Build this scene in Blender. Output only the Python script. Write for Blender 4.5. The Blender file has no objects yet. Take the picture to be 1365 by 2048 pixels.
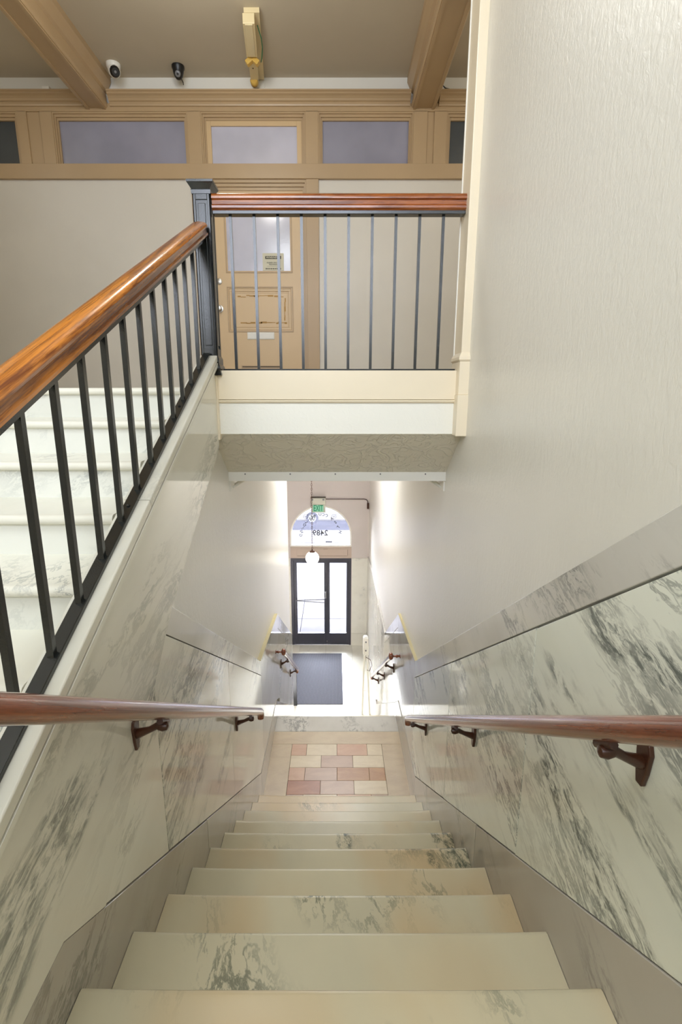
import bpy, bmesh, math, random
from mathutils import Vector, Matrix

random.seed(7)
SC = bpy.context.scene
COL = SC.collection

# ------------------------------------------------------------------ camera, sky, light, exposure
cam = bpy.data.cameras.new('camera')
cam.sensor_fit = 'VERTICAL'
cam.sensor_height = 36.0
cam.lens = 17.77
cam.shift_x = 11.5 / 2048
cam.clip_start = 0.02
cam_o = bpy.data.objects.new('camera', cam)
COL.objects.link(cam_o)
cam_o.location = (0, 0, 0)
cam_o.rotation_euler = (math.radians(90 - 13.03), 0, 0)
SC.camera = cam_o

world = bpy.data.worlds.new('overcast_sky')
SC.world = world
world.use_nodes = True
bg = world.node_tree.nodes['Background']
bg.inputs[0].default_value = (0.87, 0.91, 1.0, 1)
bg.inputs[1].default_value = 56.0

def area(name, loc, rot, sx, sy, power, color=(1, 1, 1), portal=False, spread=180):
    l = bpy.data.lights.new(name, 'AREA')
    l.shape = 'RECTANGLE'; l.size = sx; l.size_y = sy; l.energy = power; l.color = color
    l.spread = math.radians(spread)
    l.cycles.is_portal = portal
    o = bpy.data.objects.new(name, l)
    COL.objects.link(o); o.location = loc; o.rotation_euler = rot
    return o

# daylight openings: portals steer the sky light through the stair window and the street door
area('stair_window_daylight', (-0.65, -1.62, 1.77), (math.radians(90), 0, 0), 2.5, 1.94, 1, portal=True)
area('street_door_daylight', (-0.3, 10.02, -3.7), (math.radians(-90), 0, 0), 1.3, 3.0, 1, portal=True)
# unseen fill lamps, added above the stair, the lobby stairs and the hall
area('stair_fill_lamp', (-0.7, -0.3, 2.84), (0, 0, 0), 1.2, 1.2, 48, (0.90, 0.97, 1.0))
area('lobby_fill_lamp', (0.0, 6.7, -0.36), (0, 0, 0), 0.9, 2.2, 38, (0.98, 0.98, 1.0))
def point(name, loc, power, color, r=0.14):
    l = bpy.data.lights.new(name, 'POINT'); l.energy = power; l.color = color; l.shadow_soft_size = r
    o = bpy.data.objects.new(name, l); COL.objects.link(o); o.location = loc
for hx, hp in ((-0.85, 15), (-3.5, 8), (2.1, 15)):  # added hall fill; the middle lamp follows a glint in the transom
    point('hall_fill_lamp', (hx, 3.6, 2.45), hp, (1.0, 0.97, 0.91))

SC.view_settings.view_transform = 'Standard'
SC.view_settings.look = 'None'
SC.view_settings.exposure = 0.74
SC.view_settings.gamma = 1.0
SC.view_settings.use_curve_mapping = False
SC.cycles.use_denoising = True
SC.cycles.max_bounces = 10
SC.cycles.diffuse_bounces = 6
SC.cycles.glossy_bounces = 4
SC.cycles.transparent_max_bounces = 12
SC.cycles.sample_clamp_indirect = 6.0
SC.cycles.caustics_reflective = False
SC.cycles.caustics_refractive = False

# ------------------------------------------------------------------ materials
def srgb(r, g, b):
    f = lambda c: (c / 255 / 12.92) if c / 255 <= 0.04045 else ((c / 255 + 0.055) / 1.055) ** 2.4
    return (f(r), f(g), f(b), 1)

class NT:
    """a small helper to wire node trees"""
    def __init__(s, name):
        s.m = bpy.data.materials.new(name); s.m.use_nodes = True
        s.t = s.m.node_tree; s.b = s.t.nodes['Principled BSDF']
    def n(s, typ, **kw):
        x = s.t.nodes.new(typ)
        for k, v in kw.items():
            if k.startswith('i_'):
                x.inputs[k[2:].replace('_', ' ')].default_value = v
            else:
                setattr(x, k, v)
        return x
    def l(s, a, b): s.t.links.new(a, b)
    def math(s, op, a, b=None, clamp=False):
        x = s.n('ShaderNodeMath', operation=op, use_clamp=clamp)
        for i, v in enumerate((a, b)):
            if v is None: continue
            if isinstance(v, (int, float)): x.inputs[i].default_value = v
            else: s.l(v, x.inputs[i])
        return x.outputs[0]
    def mapr(s, v, a, b, c=0.0, d=1.0, smooth=True):
        x = s.n('ShaderNodeMapRange', interpolation_type='SMOOTHSTEP' if smooth else 'LINEAR')
        s.l(v, x.inputs[0])
        for i, q in enumerate((a, b, c, d)): x.inputs[i + 1].default_value = q
        return x.outputs[0]
    def mix(s, fac, a, b):
        x = s.n('ShaderNodeMix', data_type='RGBA')
        for i, v in ((0, fac), (6, a), (7, b)):
            if isinstance(v, (int, float)): x.inputs[i].default_value = v
            elif isinstance(v, tuple): x.inputs[i].default_value = v
            else: s.l(v, x.inputs[i])
        return x.outputs[2]
    def noise(s, vec, scale, detail=4, rough=0.55, dist=0.0):
        x = s.n('ShaderNodeTexNoise')
        x.inputs['Scale'].default_value = scale; x.inputs['Detail'].default_value = detail
        x.inputs['Roughness'].default_value = rough; x.inputs['Distortion'].default_value = dist
        s.l(vec, x.inputs['Vector'])
        return x.outputs['Fac']
    def coords(s, rot=(0, 0, 0), scale=(1, 1, 1), rnd=True):
        tc = s.n('ShaderNodeTexCoord').outputs['Object']
        if rnd:
            oi = s.n('ShaderNodeObjectInfo').outputs['Random']
            k = s.math('MULTIPLY', oi, 37.0)
            cx = s.n('ShaderNodeCombineXYZ')
            for i in range(3): s.l(k, cx.inputs[i])
            ad = s.n('ShaderNodeVectorMath', operation='ADD')
            s.l(tc, ad.inputs[0]); s.l(cx.outputs[0], ad.inputs[1]); tc = ad.outputs[0]
        mp = s.n('ShaderNodeMapping', vector_type='TEXTURE'); s.l(tc, mp.inputs[0])
        mp.inputs['Rotation'].default_value = rot; mp.inputs['Scale'].default_value = tuple(1.0 / q for q in scale)
        return mp.outputs[0]
    def bump(s, h, strength=0.2, dist=0.01):
        x = s.n('ShaderNodeBump'); x.inputs['Strength'].default_value = strength
        x.inputs['Distance'].default_value = dist
        s.l(h, x.inputs['Height']); s.l(x.outputs[0], s.b.inputs['Normal'])
    def out(s, color=None, rough=0.5, metal=0.0, spec=0.5, coat=0.0, coat_r=0.1):
        b = s.b
        if color is not None:
            if isinstance(color, tuple): b.inputs['Base Color'].default_value = color
            else: s.l(color, b.inputs['Base Color'])
        if isinstance(rough, (int, float)): b.inputs['Roughness'].default_value = rough
        else: s.l(rough, b.inputs['Roughness'])
        b.inputs['Metallic'].default_value = metal
        b.inputs['Specular IOR Level'].default_value = spec
        b.inputs['Coat Weight'].default_value = coat; b.inputs['Coat Roughness'].default_value = coat_r
        return s.m

def paint(name, col, rough=0.45, var=0.06, bump=0.08, bscale=60, spec=0.5, stretch=(1, 1, 1)):
    t = NT(name); v = t.coords(scale=stretch, rnd=False)
    n = t.noise(v, 1.3, 3)
    dark = tuple(c * (1 - var) for c in col[:3]) + (1,)
    c = t.mix(t.mapr(n, 0.35, 0.65), col, dark)
    if bump:
        t.bump(t.noise(v, bscale, 3, 0.6), bump, 0.004)
    return t.out(c, rough, spec=spec)

def plaster(name, col, rough, strength, scale, stretch=(1, 1, 1), spec=0.5, ridge=0.0, streak=0.0):
    t = NT(name); v = t.coords(scale=stretch, rnd=False)
    n = t.noise(v, 0.9, 3)
    c = t.mix(t.mapr(n, 0.3, 0.7), col, tuple(x * 0.95 for x in col[:3]) + (1,))
    h1 = t.noise(v, scale, 5, 0.62, 0.8)
    h2 = t.math('ABSOLUTE', t.math('SUBTRACT', t.noise(v, scale * 0.55, 3, 0.5, 1.5), 0.5))
    h = t.math('ADD', h1, t.math('MULTIPLY', t.mapr(h2, 0.0, 0.06, 1, 0), ridge))
    if streak:
        v2 = t.coords(scale=(1, 1, 0.07), rnd=False)
        h = t.math('ADD', h, t.math('MULTIPLY', t.noise(v2, 46, 3, 0.6, 0.3), streak))
    t.bump(h, strength, 0.006)
    return t.out(c, rough, spec=spec)

def marble(name, base, tint, vein, density=1.0, scale=1.0, rot=(0.9, 0, 0), rough=0.10, warm=None, blot=1.0, spec=0.5):
    """polished veined marble: warped ridge lines, gathered in clusters, along one direction"""
    t = NT(name)
    v = t.coords(rot=rot, scale=(1.6 * scale, 1.9 * scale, 0.62 * scale))
    w = t.n('ShaderNodeTexNoise'); w.inputs['Scale'].default_value = 2.2; w.inputs['Detail'].default_value = 5
    w.inputs['Roughness'].default_value = 0.6
    t.l(v, w.inputs['Vector'])
    sub = t.n('ShaderNodeVectorMath', operation='SUBTRACT'); t.l(w.outputs['Color'], sub.inputs[0]); sub.inputs[1].default_value = (0.5, 0.5, 0.5)
    sc = t.n('ShaderNodeVectorMath', operation='SCALE'); t.l(sub.outputs[0], sc.inputs[0]); sc.inputs['Scale'].default_value = 0.55
    ad = t.n('ShaderNodeVectorMath', operation='ADD'); t.l(v, ad.inputs[0]); t.l(sc.outputs[0], ad.inputs[1])
    vv = ad.outputs[0]
    def ridge(s, det, width, r=0.6):
        n = t.noise(vv, s, det, r)
        return t.mapr(t.math('ABSOLUTE', t.math('SUBTRACT', n, 0.5)), 0.0, width, 1, 0)
    mask = t.mapr(t.noise(v, 0.9, 3, 0.5), 0.60 - 0.12 * density, 0.72 - 0.10 * density)
    a = t.math('MULTIPLY', ridge(1.6, 6, 0.020), mask)
    b = t.math('MULTIPLY', ridge(4.2, 7, 0.045, 0.68), mask)
    mask2 = t.mapr(t.noise(v, 1.5, 4, 0.6), 0.64 - 0.08 * density, 0.70 - 0.06 * density)
    grain = t.mapr(t.noise(vv, 15, 6, 0.75), 0.42, 0.62)
    c = t.math('MULTIPLY', t.math('MULTIPLY', mask2, grain), 0.95 * blot)
    tot = t.math('MAXIMUM', t.math('MAXIMUM', t.math('MULTIPLY', a, 0.75), t.math('MULTIPLY', b, 0.75)), c, True)
    cloud = t.mapr(t.noise(v, 0.7, 5, 0.6), 0.3, 0.72)
    base_c = t.mix(cloud, base, tint)
    if warm:
        wm = t.mapr(t.noise(v, 0.8, 3, 0.5, 0.3), 0.44, 0.66)
        base_c = t.mix(t.math('MULTIPLY', wm, 0.6), base_c, warm)
    c = t.mix(tot, base_c, vein)
    return t.out(c, rough, spec=spec)

def wood(name, a, b, axis_scale, rough=0.25, coat=0.6, rot=0.0):
    t = NT(name); v = t.coords(rot=(rot, 0, 0), scale=axis_scale)
    n = t.noise(v, 3.0, 6, 0.65, 0.5)
    p = t.noise(v, 14.0, 4, 0.7, 0.2)
    f = t.math('ADD', t.math('MULTIPLY', n, 0.6), t.math('MULTIPLY', p, 0.4))
    c = t.mix(t.mapr(f, 0.40, 0.60), a, b)
    t.bump(p, 0.12, 0.001)
    return t.out(c, rough, coat=coat, coat_r=0.12)

M = {}
M['stair_plaster'] = plaster('cream_stair_plaster', srgb(229, 226, 217), 0.30, 0.32, 55, (1, 1, 0.5), streak=0.4)
M['rough_plaster'] = plaster('rough_cream_plaster', srgb(228, 222, 204), 0.36, 0.7, 17, ridge=0.8)
M['white_plaster'] = plaster('white_band_plaster', srgb(240, 238, 228), 0.45, 0.3, 20)
M['hall_plaster'] = paint('beige_hall_wall', srgb(214, 209, 198), 0.4, 0.05, 0.15, 40)
M['ceiling'] = paint('beige_ceiling', srgb(196, 186, 166), 0.7, 0.05, 0.1, 40)
M['far_plaster'] = paint('lobby_end_wall', srgb(205, 196, 190), 0.5, 0.04, 0.1, 40)
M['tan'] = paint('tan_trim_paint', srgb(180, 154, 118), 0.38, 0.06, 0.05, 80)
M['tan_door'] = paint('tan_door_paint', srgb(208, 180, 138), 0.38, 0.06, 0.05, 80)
M['tan_wear'] = paint('worn_ochre_paint', srgb(176, 136, 72), 0.6, 0.2, 0.1, 80)
M['cream'] = paint('cream_trim_paint', srgb(236, 223, 198), 0.32, 0.05, 0.06, 60)
M['lobby_trim'] = paint('taupe_lobby_trim', srgb(186, 168, 152), 0.5, 0.08, 0.08, 60)
M['yellow_edge'] = paint('yellowed_ledge_paint', srgb(206, 194, 150), 0.5, 0.2, 0.1, 50)
M['white'] = paint('white_enamel', srgb(235, 233, 224), 0.35, 0.03, 0.03, 60)
M['yellowed'] = paint('yellowed_enamel', srgb(230, 214, 170), 0.4, 0.12, 0.05, 60)
M['old_yellow'] = paint('old_yellow_plastic', srgb(214, 176, 86), 0.4, 0.1, 0.05, 60)
M['iron'] = paint('black_gloss_iron', srgb(26, 29, 29), 0.16, 0.3, 0.10, 260, 0.7)
M['bronze'] = paint('dark_bronze', srgb(74, 42, 27), 0.3, 0.3, 0.1, 120, 0.5)
M['dark_frame'] = paint('charcoal_door_metal', srgb(48, 49, 60), 0.4, 0.1, 0.05, 80)
M['black_plastic'] = paint('black_plastic', srgb(16, 16, 17), 0.4, 0.1, 0.02, 80)
M['grey_plastic'] = paint('grey_plastic', srgb(120, 120, 122), 0.35, 0.1, 0.02, 80)
M['joint'] = paint('dark_joint', srgb(70, 62, 52), 0.8, 0.1, 0.0)
M['mp_left'] = marble('left_wall_marble', srgb(230, 228, 217), srgb(213, 210, 198), srgb(104, 108, 103), 0.95, 0.8, (-1.35, 0, 0), 0.07, blot=0.8)
M['mp_right'] = marble('right_wall_marble', srgb(240, 243, 232), srgb(226, 230, 219), srgb(98, 104, 101), 1.2, 1.0, (-1.35, 0, 0), 0.07)
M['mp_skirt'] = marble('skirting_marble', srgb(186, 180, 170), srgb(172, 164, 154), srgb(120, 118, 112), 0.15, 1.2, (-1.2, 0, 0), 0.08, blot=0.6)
M['mp_cap'] = marble('cap_strip_marble', srgb(214, 212, 206), srgb(198, 195, 188), srgb(122, 122, 120), 0.75, 1.6, (-1.2, 0, 0), 0.08, blot=0.5)
M['mp_white'] = marble('white_cap_marble', srgb(228, 226, 214), srgb(216, 213, 200), srgb(160, 162, 158), 0.1, 1.6, (-1.2, 0, 0), 0.2, blot=0.25)
M['mp_tread'] = marble('stair_tread_marble', srgb(213, 204, 176), srgb(198, 192, 168), srgb(82, 90, 76), 0.5, 1.2, (-1.4, 0.1, 0.25), 0.3, warm=srgb(206, 174, 126))
M['mp_riser'] = marble('upper_riser_marble', srgb(226, 226, 218), srgb(212, 212, 204), srgb(140, 146, 146), 0.9, 1.3, (0.4, 0.9, 0.2), 0.2, blot=0.6)
M['mp_plain'] = marble('plain_white_cap_marble', srgb(228, 226, 214), srgb(214, 211, 198), srgb(160, 162, 158), 0.0, 1.2, (-1.2, 0, 0), 0.25, blot=0.0)
M['oak'] = wood('polished_oak', srgb(192, 118, 38), srgb(100, 48, 16), (9, 0.4, 9), rot=0.436)
M['oak_x'] = wood('polished_oak_crosswise', srgb(160, 88, 34), srgb(104, 48, 18), (0.55, 7, 7))
M['red_wood'] = wood('polished_reddish_wood', srgb(146, 76, 44), srgb(98, 46, 27), (9, 0.35, 9), 0.22, 0.8, rot=-0.608)
M['steel'] = NT('brushed_steel').out(srgb(170, 166, 158), 0.35, 1.0)
M['slot_white'] = paint('pale_metal_plate', srgb(226, 224, 216), 0.35, 0.03, 0.0)
M['paper'] = paint('aged_sign_paper', srgb(214, 210, 188), 0.6, 0.06, 0.0)
M['ink'] = paint('dark_print', srgb(62, 58, 48), 0.6, 0.0, 0.0)
M['exit_face'] = paint('exit_sign_face', srgb(200, 200, 184), 0.5, 0.04, 0.0)
M['exit_pale'] = paint('exit_pale_green', srgb(140, 208, 176), 0.5, 0.02, 0.0)
M['exit_green'] = paint('exit_letter_green', srgb(28, 132, 92), 0.5, 0.02, 0.0)
M['concrete'] = paint('street_concrete', srgb(42, 41, 43), 0.95, 0.2, 0.1, 20, 0.0)
M['concrete_joint'] = paint('street_joint', srgb(18, 18, 19), 0.95, 0.1, 0.0, spec=0.0)
M['asphalt'] = paint('street_asphalt', srgb(23, 23, 27), 0.95, 0.1, 0.1, 40, 0.0)
M['facade'] = paint('pale_street_facade', srgb(150, 150, 152), 0.8, 0.1, 0.1, 10)
M['mat'] = None

def mat_carpet():
    t = NT('ribbed_grey_mat'); v = t.coords(rnd=False)
    w = t.n('ShaderNodeTexWave', wave_type='BANDS', bands_direction='X'); t.l(v, w.inputs['Vector'])
    w.inputs['Scale'].default_value = 22; w.inputs['Distortion'].default_value = 0.6; w.inputs['Detail'].default_value = 2
    n = t.noise(v, 120, 3)
    f = t.math('MULTIPLY', w.outputs['Fac'], t.mapr(n, 0.3, 0.6, 0.5, 1.0))
    c = t.mix(f, srgb(46, 46, 52), srgb(108, 108, 116))
    t.bump(w.outputs['Fac'], 0.5, 0.004)
    return t.out(c, 0.9, spec=0.2)
M['mat'] = mat_carpet()

def stone(name, col, col2):
    t = NT(name); v = t.coords(scale=(1, 2.2, 1))
    n = t.noise(v, 4.0, 6, 0.65, 0.6); g = t.noise(v, 60, 3, 0.7)
    c = t.mix(t.mapr(n, 0.35, 0.68), col, col2)
    c = t.mix(t.mapr(g, 0.62, 0.75), c, tuple(x * 0.8 for x in col2[:3]) + (1,))
    return t.out(c, 0.32)
TILE = {
    'pink': stone('pink_tile_stone', srgb(206, 172, 148), srgb(196, 158, 134)),
    'cream': stone('cream_tile_stone', srgb(220, 206, 180), srgb(210, 194, 168)),
    'mauve': stone('mauve_tile_stone', srgb(196, 170, 152), srgb(184, 158, 142)),
    'brown': stone('brown_tile_stone', srgb(190, 150, 112), srgb(174, 132, 98)),
    'red': stone('russet_tile_stone', srgb(178, 130, 104), srgb(160, 110, 88)),
    'border': stone('sand_border_stone', srgb(204, 188, 162), srgb(194, 176, 152)),
}

def glass_mat(name, tint, refl=1.0):
    t = NT(name)
    t.t.nodes.remove(t.b)
    tr = t.n('ShaderNodeBsdfTransparent'); tr.inputs[0].default_value = tint
    gl = t.n('ShaderNodeBsdfGlossy'); gl.inputs['Roughness'].default_value = 0.02
    fr = t.n('ShaderNodeFresnel'); fr.inputs[0].default_value = 1.5
    mx = t.n('ShaderNodeMixShader')
    t.l(t.math('MULTIPLY', fr.outputs[0], refl), mx.inputs[0]); t.l(tr.outputs[0], mx.inputs[1]); t.l(gl.outputs[0], mx.inputs[2])
    out = [x for x in t.t.nodes if x.type == 'OUTPUT_MATERIAL'][0]
    t.l(mx.outputs[0], out.inputs[0])
    return t.m
M['glass'] = glass_mat('clear_glass', (0.95, 0.96, 0.97, 1))
M['old_glass'] = glass_mat('greyed_window_glass', (0.332, 0.338, 0.345, 1))

def decal(name, col):
    t = NT(name); t.t.nodes.remove(t.b)
    a = t.n('ShaderNodeBsdfDiffuse'); a.inputs[0].default_value = (0.05, 0.05, 0.05, 1)
    b = t.n('ShaderNodeBsdfTranslucent'); b.inputs[0].default_value = col
    mx = t.n('ShaderNodeAddShader'); t.l(a.outputs[0], mx.inputs[0]); t.l(b.outputs[0], mx.inputs[1])
    out = [x for x in t.t.nodes if x.type == 'OUTPUT_MATERIAL'][0]; t.l(mx.outputs[0], out.inputs[0])
    return t.m
M['vinyl'] = decal('grey_glass_lettering', (0.002, 0.002, 0.0022, 1))
M['vinyl_disc'] = decal('grey_blue_disc', (0.015, 0.015, 0.019, 1))
M['vinyl_white'] = decal('white_vinyl', (0.05, 0.05, 0.05, 1))

def frosted(name, col):  # opaque panes: reflected daylight and rooms behind put into the colour
    t = NT(name); v = t.coords(rnd=False)
    n = t.noise(v, 40, 3, 0.6)
    t.bump(n, 0.12, 0.003)
    c = t.mix(t.mapr(t.noise(v, 2.0, 3), 0.3, 0.7), col, tuple(x * 0.85 for x in col[:3]) + (1,))
    return t.out(c, 0.16, spec=0.8)
M['frost'] = frosted('obscure_glass', srgb(150, 150, 166))
M['frost_dark'] = frosted('dark_obscure_glass', srgb(70, 76, 80))  # darker copy, the dark of the room behind put into the pane
M['frost_pale'] = frosted('pale_obscure_glass', srgb(196, 196, 212))

def opal():
    t = NT('lit_opal_glass')
    m = t.out(srgb(250, 248, 240), 0.15)
    t.b.inputs['Emission Color'].default_value = (1.0, 0.97, 0.9, 1)
    t.b.inputs['Emission Strength'].default_value = 3.0
    return m
M['opal'] = opal()

# ------------------------------------------------------------------ mesh helpers
class MB:
    def __init__(s): s.bm = bmesh.new()
    def face(s, vs):
        try: return s.bm.faces.new(vs)
        except ValueError: return None
    def box(s, x0, x1, y0, y1, z0, z1):
        v = [s.bm.verts.new((x, y, z)) for x in (x0, x1) for y in (y0, y1) for z in (z0, z1)]
        for q in ((0, 1, 3, 2), (4, 6, 7, 5), (0, 4, 5, 1), (2, 3, 7, 6), (0, 2, 6, 4), (1, 5, 7, 3)):
            s.face([v[i] for i in q])
        return s
    def prism(s, pts, axis, a, b):
        """extrude a polygon along an axis: 'x' takes (y,z), 'y' takes (x,z), 'z' takes (x,y)"""
        mk = {'x': lambda p, c: (c, p[0], p[1]), 'y': lambda p, c: (p[0], c, p[1]), 'z': lambda p, c: (p[0], p[1], c)}[axis]
        A = [s.bm.verts.new(mk(p, a)) for p in pts]; B = [s.bm.verts.new(mk(p, b)) for p in pts]
        n = len(pts)
        s.face(A[::-1]); s.face(B)
        for i in range(n): s.face([A[i], A[(i + 1) % n], B[(i + 1) % n], B[i]])
        return s
    def loft(s, rings, closed=True, caps=True):
        R = [[s.bm.verts.new(p) for p in r] for r in rings]
        for a, b in zip(R, R[1:]):
            n = len(a)
            for i in range(n if closed else n - 1):
                s.face([a[i], a[(i + 1) % n], b[(i + 1) % n], b[i]])
        if caps: s.face(R[0][::-1]); s.face(R[-1])
        return s
    def sweep(s, prof, p0, p1, up=(0, 0, 1)):
        """profile (side, up) swept from p0 to p1"""
        p0, p1, up = Vector(p0), Vector(p1), Vector(up)
        d = (p1 - p0).normalized(); side = d.cross(up).normalized(); u = side.cross(d).normalized()
        return s.loft([[p + side * a + u * b for a, b in prof] for p in (p0, p1)])
    def tube(s, pts, r, n=12, caps=True):
        P = [Vector(p) for p in pts]; rr = r if isinstance(r, (list, tuple)) else [r] * len(P)
        rings = []; ref = None
        for i, p in enumerate(P):
            d = (P[min(i + 1, len(P) - 1)] - P[max(i - 1, 0)]).normalized()
            if ref is None:
                ref = d.cross(Vector((0, 0, 1)));
                if ref.length < 0.05: ref = d.cross(Vector((1, 0, 0)))
            a = (ref - d * ref.dot(d)).normalized(); b = d.cross(a); ref = a
            rings.append([p + (a * math.cos(t) + b * math.sin(t)) * rr[i] for t in [2 * math.pi * k / n for k in range(n)]])
        return s.loft(rings, True, caps)
    def lathe(s, prof, c, axis='z', n=24):
        """profile of (radius, height) turned about an axis through c"""
        c = Vector(c)
        ax = {'x': (Vector((0, 1, 0)), Vector((0, 0, 1)), Vector((1, 0, 0))), 'y': (Vector((0, 0, 1)), Vector((1, 0, 0)), Vector((0, 1, 0))),
              'z': (Vector((1, 0, 0)), Vector((0, 1, 0)), Vector((0, 0, 1)))}[axis]
        rings = [[c + ax[2] * h + (ax[0] * math.cos(t) + ax[1] * math.sin(t)) * max(r, 1e-4) for t in [2 * math.pi * k / n for k in range(n)]] for r, h in prof]
        return s.loft(rings)
    def build(s, name, mat, parent=None, smooth=None, bevel=0.0, loc=None):
        bmesh.ops.recalc_face_normals(s.bm, faces=s.bm.faces)
        me = bpy.data.meshes.new(name); s.bm.to_mesh(me); s.bm.free()
        me.materials.append(M[mat] if isinstance(mat, str) else mat)
        if smooth:
            me.polygons.foreach_set('use_smooth', [True] * len(me.polygons))
            me.set_sharp_from_angle(angle=math.radians(smooth))
        return link(name, me, parent, bevel, loc)

def link(name, me, parent=None, bevel=0.0, loc=None):
    o = bpy.data.objects.new(name, me); COL.objects.link(o)
    if loc: o.location = loc
    if parent is not None:
        o.parent = parent
        root = Vector(parent.location); q = parent.parent
        while q: root += q.location if q.get('_emp') else Vector(); q = q.parent
        o.matrix_parent_inverse = Matrix.Translation(-world_loc(parent))
    if bevel:
        m = o.modifiers.new('bevel', 'BEVEL'); m.width = bevel; m.segments = 2; m.limit_method = 'ANGLE'; m.angle_limit = math.radians(40)
    return o

def world_loc(o):
    l = Vector(o.location)
    if o.parent is not None:
        l = world_loc(o.parent) + o.matrix_parent_inverse.translation + l
    return l

def tag(o, label, cat, group=None, kind=None):
    o['label'] = label; o['category'] = cat
    if group: o['group'] = group
    if kind: o['kind'] = kind
    return o

def thing(name, loc, label, cat, group=None, kind=None):
    o = bpy.data.objects.new(name, None); COL.objects.link(o)
    o.empty_display_size = 0.1; o.location = loc
    return tag(o, label, cat, group, kind)

def text(name, body, size, loc, rot, mat, parent, align='CENTER', sx=1.0, bold=0.0, ext=0.0008):
    c = bpy.data.curves.new(name, 'FONT'); c.body = body; c.size = size; c.align_x = align; c.align_y = 'CENTER'
    c.extrude = ext; c.offset = bold; c.resolution_u = 3
    c.materials.append(M[mat])
    o = bpy.data.objects.new(name, c); COL.objects.link(o)
    o.location = loc; o.rotation_euler = rot; o.scale = (sx, 1, 1)
    o.parent = parent; o.matrix_parent_inverse = Matrix.Translation(-world_loc(parent))
    return o

def box(name, mat, parent, x0, x1, y0, y1, z0, z1, bevel=0.0):
    return MB().box(x0, x1, y0, y1, z0, z1).build(name, mat, parent, bevel=bevel)

# ------------------------------------------------------------------ key dimensions (metres, camera at 0,0,0)
XL, XR = -0.634, 0.664           # stair width
RUN, RISE = 0.288, 0.199         # lower flights
Y0, Z0 = 0.961, -1.429           # edge of the middle landing
ZL = Z0 - 10 * RISE              # lower landing
YL = 4.881                       # edge of the lower landing
ZF = ZL - 9 * RISE               # lobby floor
ZU = 0.035                       # upper hall floor
YB = 2.76                        # face of the balcony
YW = 5.5                         # hall end wall
YE = 9.9                         # street end wall
ZC = 2.88                        # hall ceiling
PL, PR = -0.665, 0.688           # plaster faces of the stair walls
UX, UY, URUN, URISE = -0.70, 2.35, 0.268, 0.1345   # upper flight: inner edge, top nosing

# ------------------------------------------------------------------ shell: floors and ceilings
fl = MB().box(-2.0, PR, -1.6, Y0 - 0.29, Z0 - 0.20, Z0).build('floor', 'mp_tread')
tag(fl, 'pale marble middle landing at the head of the lower stairs', 'floor', kind='structure')
fl2 = MB().box(-4.6, -2.0, 2.302, UY + 0.25, ZU - 0.235, ZU).box(-4.6, UX, UY + 0.25, YW, ZU - 0.235, ZU).box(UX, 2.9, YB + 0.06, YW, ZU - 0.235, ZU).build('floor', 'ceiling')
tag(fl2, 'upper hall floor behind the balcony railing', 'floor', kind='structure')
fl3 = MB().box(-2.4, 1.0, YL + 8 * RUN - 0.02, YE + 0.1, ZF - 0.2, ZF - 0.012).build('floor', 'joint')
tag(fl3, 'white stone lobby floor inside the street door', 'floor', kind='structure')
for i in range(6):
    for j in range(5):
        x0, y0 = -2.4 + i * 0.55, YL + 8 * RUN - 0.02 + j * 0.56
        if x0 > PR: continue
        box('floor_slab', 'mp_white', fl3, x0 + 0.001, min(x0 + 0.549, PR), y0 + 0.001, min(y0 + 0.559, YE), ZF - 0.014, ZF)
# lower landing of coloured stone tiles
fl4 = MB().box(PL, PR, Y0 + 9 * RUN, YL - 0.03, ZL - 0.22, ZL - 0.012).build('floor', 'joint')
tag(fl4, 'lower landing paved with pink, cream and brown stone tiles', 'floor', kind='structure')
def tile(x0, x1, y0, y1, tone, dz=0.0, name='tile'):
    g = 0.0012
    MB().box(x0 + g, x1 - g, y0 + g, y1 - g, ZL - 0.014, ZL + dz).build(name, TILE[tone] if tone in TILE else tone, fl4, bevel=0.0015)
YT = [3.562, 3.768, 3.932, 4.097, 4.261, 4.426]
rows = {
    4: ((-0.432, 'pink'), (-0.283, 'cream'), (0.016, 'pink'), (0.315, 'cream')),
    3: ((-0.432, 'cream'), (-0.135, 'mauve'), (0.168, 'cream')),
    2: ((-0.432, 'pink'), (-0.283, 'mauve'), (0.016, 'brown'), (0.315, 'brown')),
    1: ((-0.432, 'red'), (-0.135, 'mauve'), (0.168, 'cream')),
    0: ((-0.432, 'mauve'), (-0.283, 'cream'), (0.016, 'pink'), (0.315, 'mauve'))}
for r, row in rows.items():
    for k, (x0, tone) in enumerate(row):
        tile(x0, row[k + 1][0] if k + 1 < len(row) else 0.464, YT[r], YT[r + 1], tone, random.uniform(-0.0008, 0.0008))
tile(XL - 0.01, -0.432, YT[0], 4.426, 'border'); tile(0.464, XR + 0.01, YT[0], 4.426, 'border')
tile(XL - 0.01, XR + 0.01, 4.426, 4.62, 'border')
MB().box(XL - 0.01, XR + 0.01, 4.6212, YL, ZL - 0.036, ZL).build('landing_nosing', 'mp_cap', fl4, bevel=0.008)

ce = MB().box(-4.6, 2.9, -1.7, YW + 0.1, ZC, ZC + 0.12).build('ceiling', 'ceiling')
tag(ce, 'beige plaster ceiling of the upper hall', 'ceiling', kind='structure')
ce2 = MB().box(-2.5, 1.1, 3.13, YE + 0.1, -0.34, ZU - 0.236).build('ceiling', 'stair_plaster')
tag(ce2, 'plaster ceiling over the lobby stairs', 'ceiling', kind='structure')
so = MB().prism([(YB, -0.205), (3.115, -0.468), (3.115, -0.25), (3.10, ZU - 0.24), (YB, ZU - 0.24)], 'x', PL, PR).build('ceiling', 'rough_plaster')
tag(so, 'sloping rough plaster soffit under the balcony', 'ceiling', kind='structure')

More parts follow.
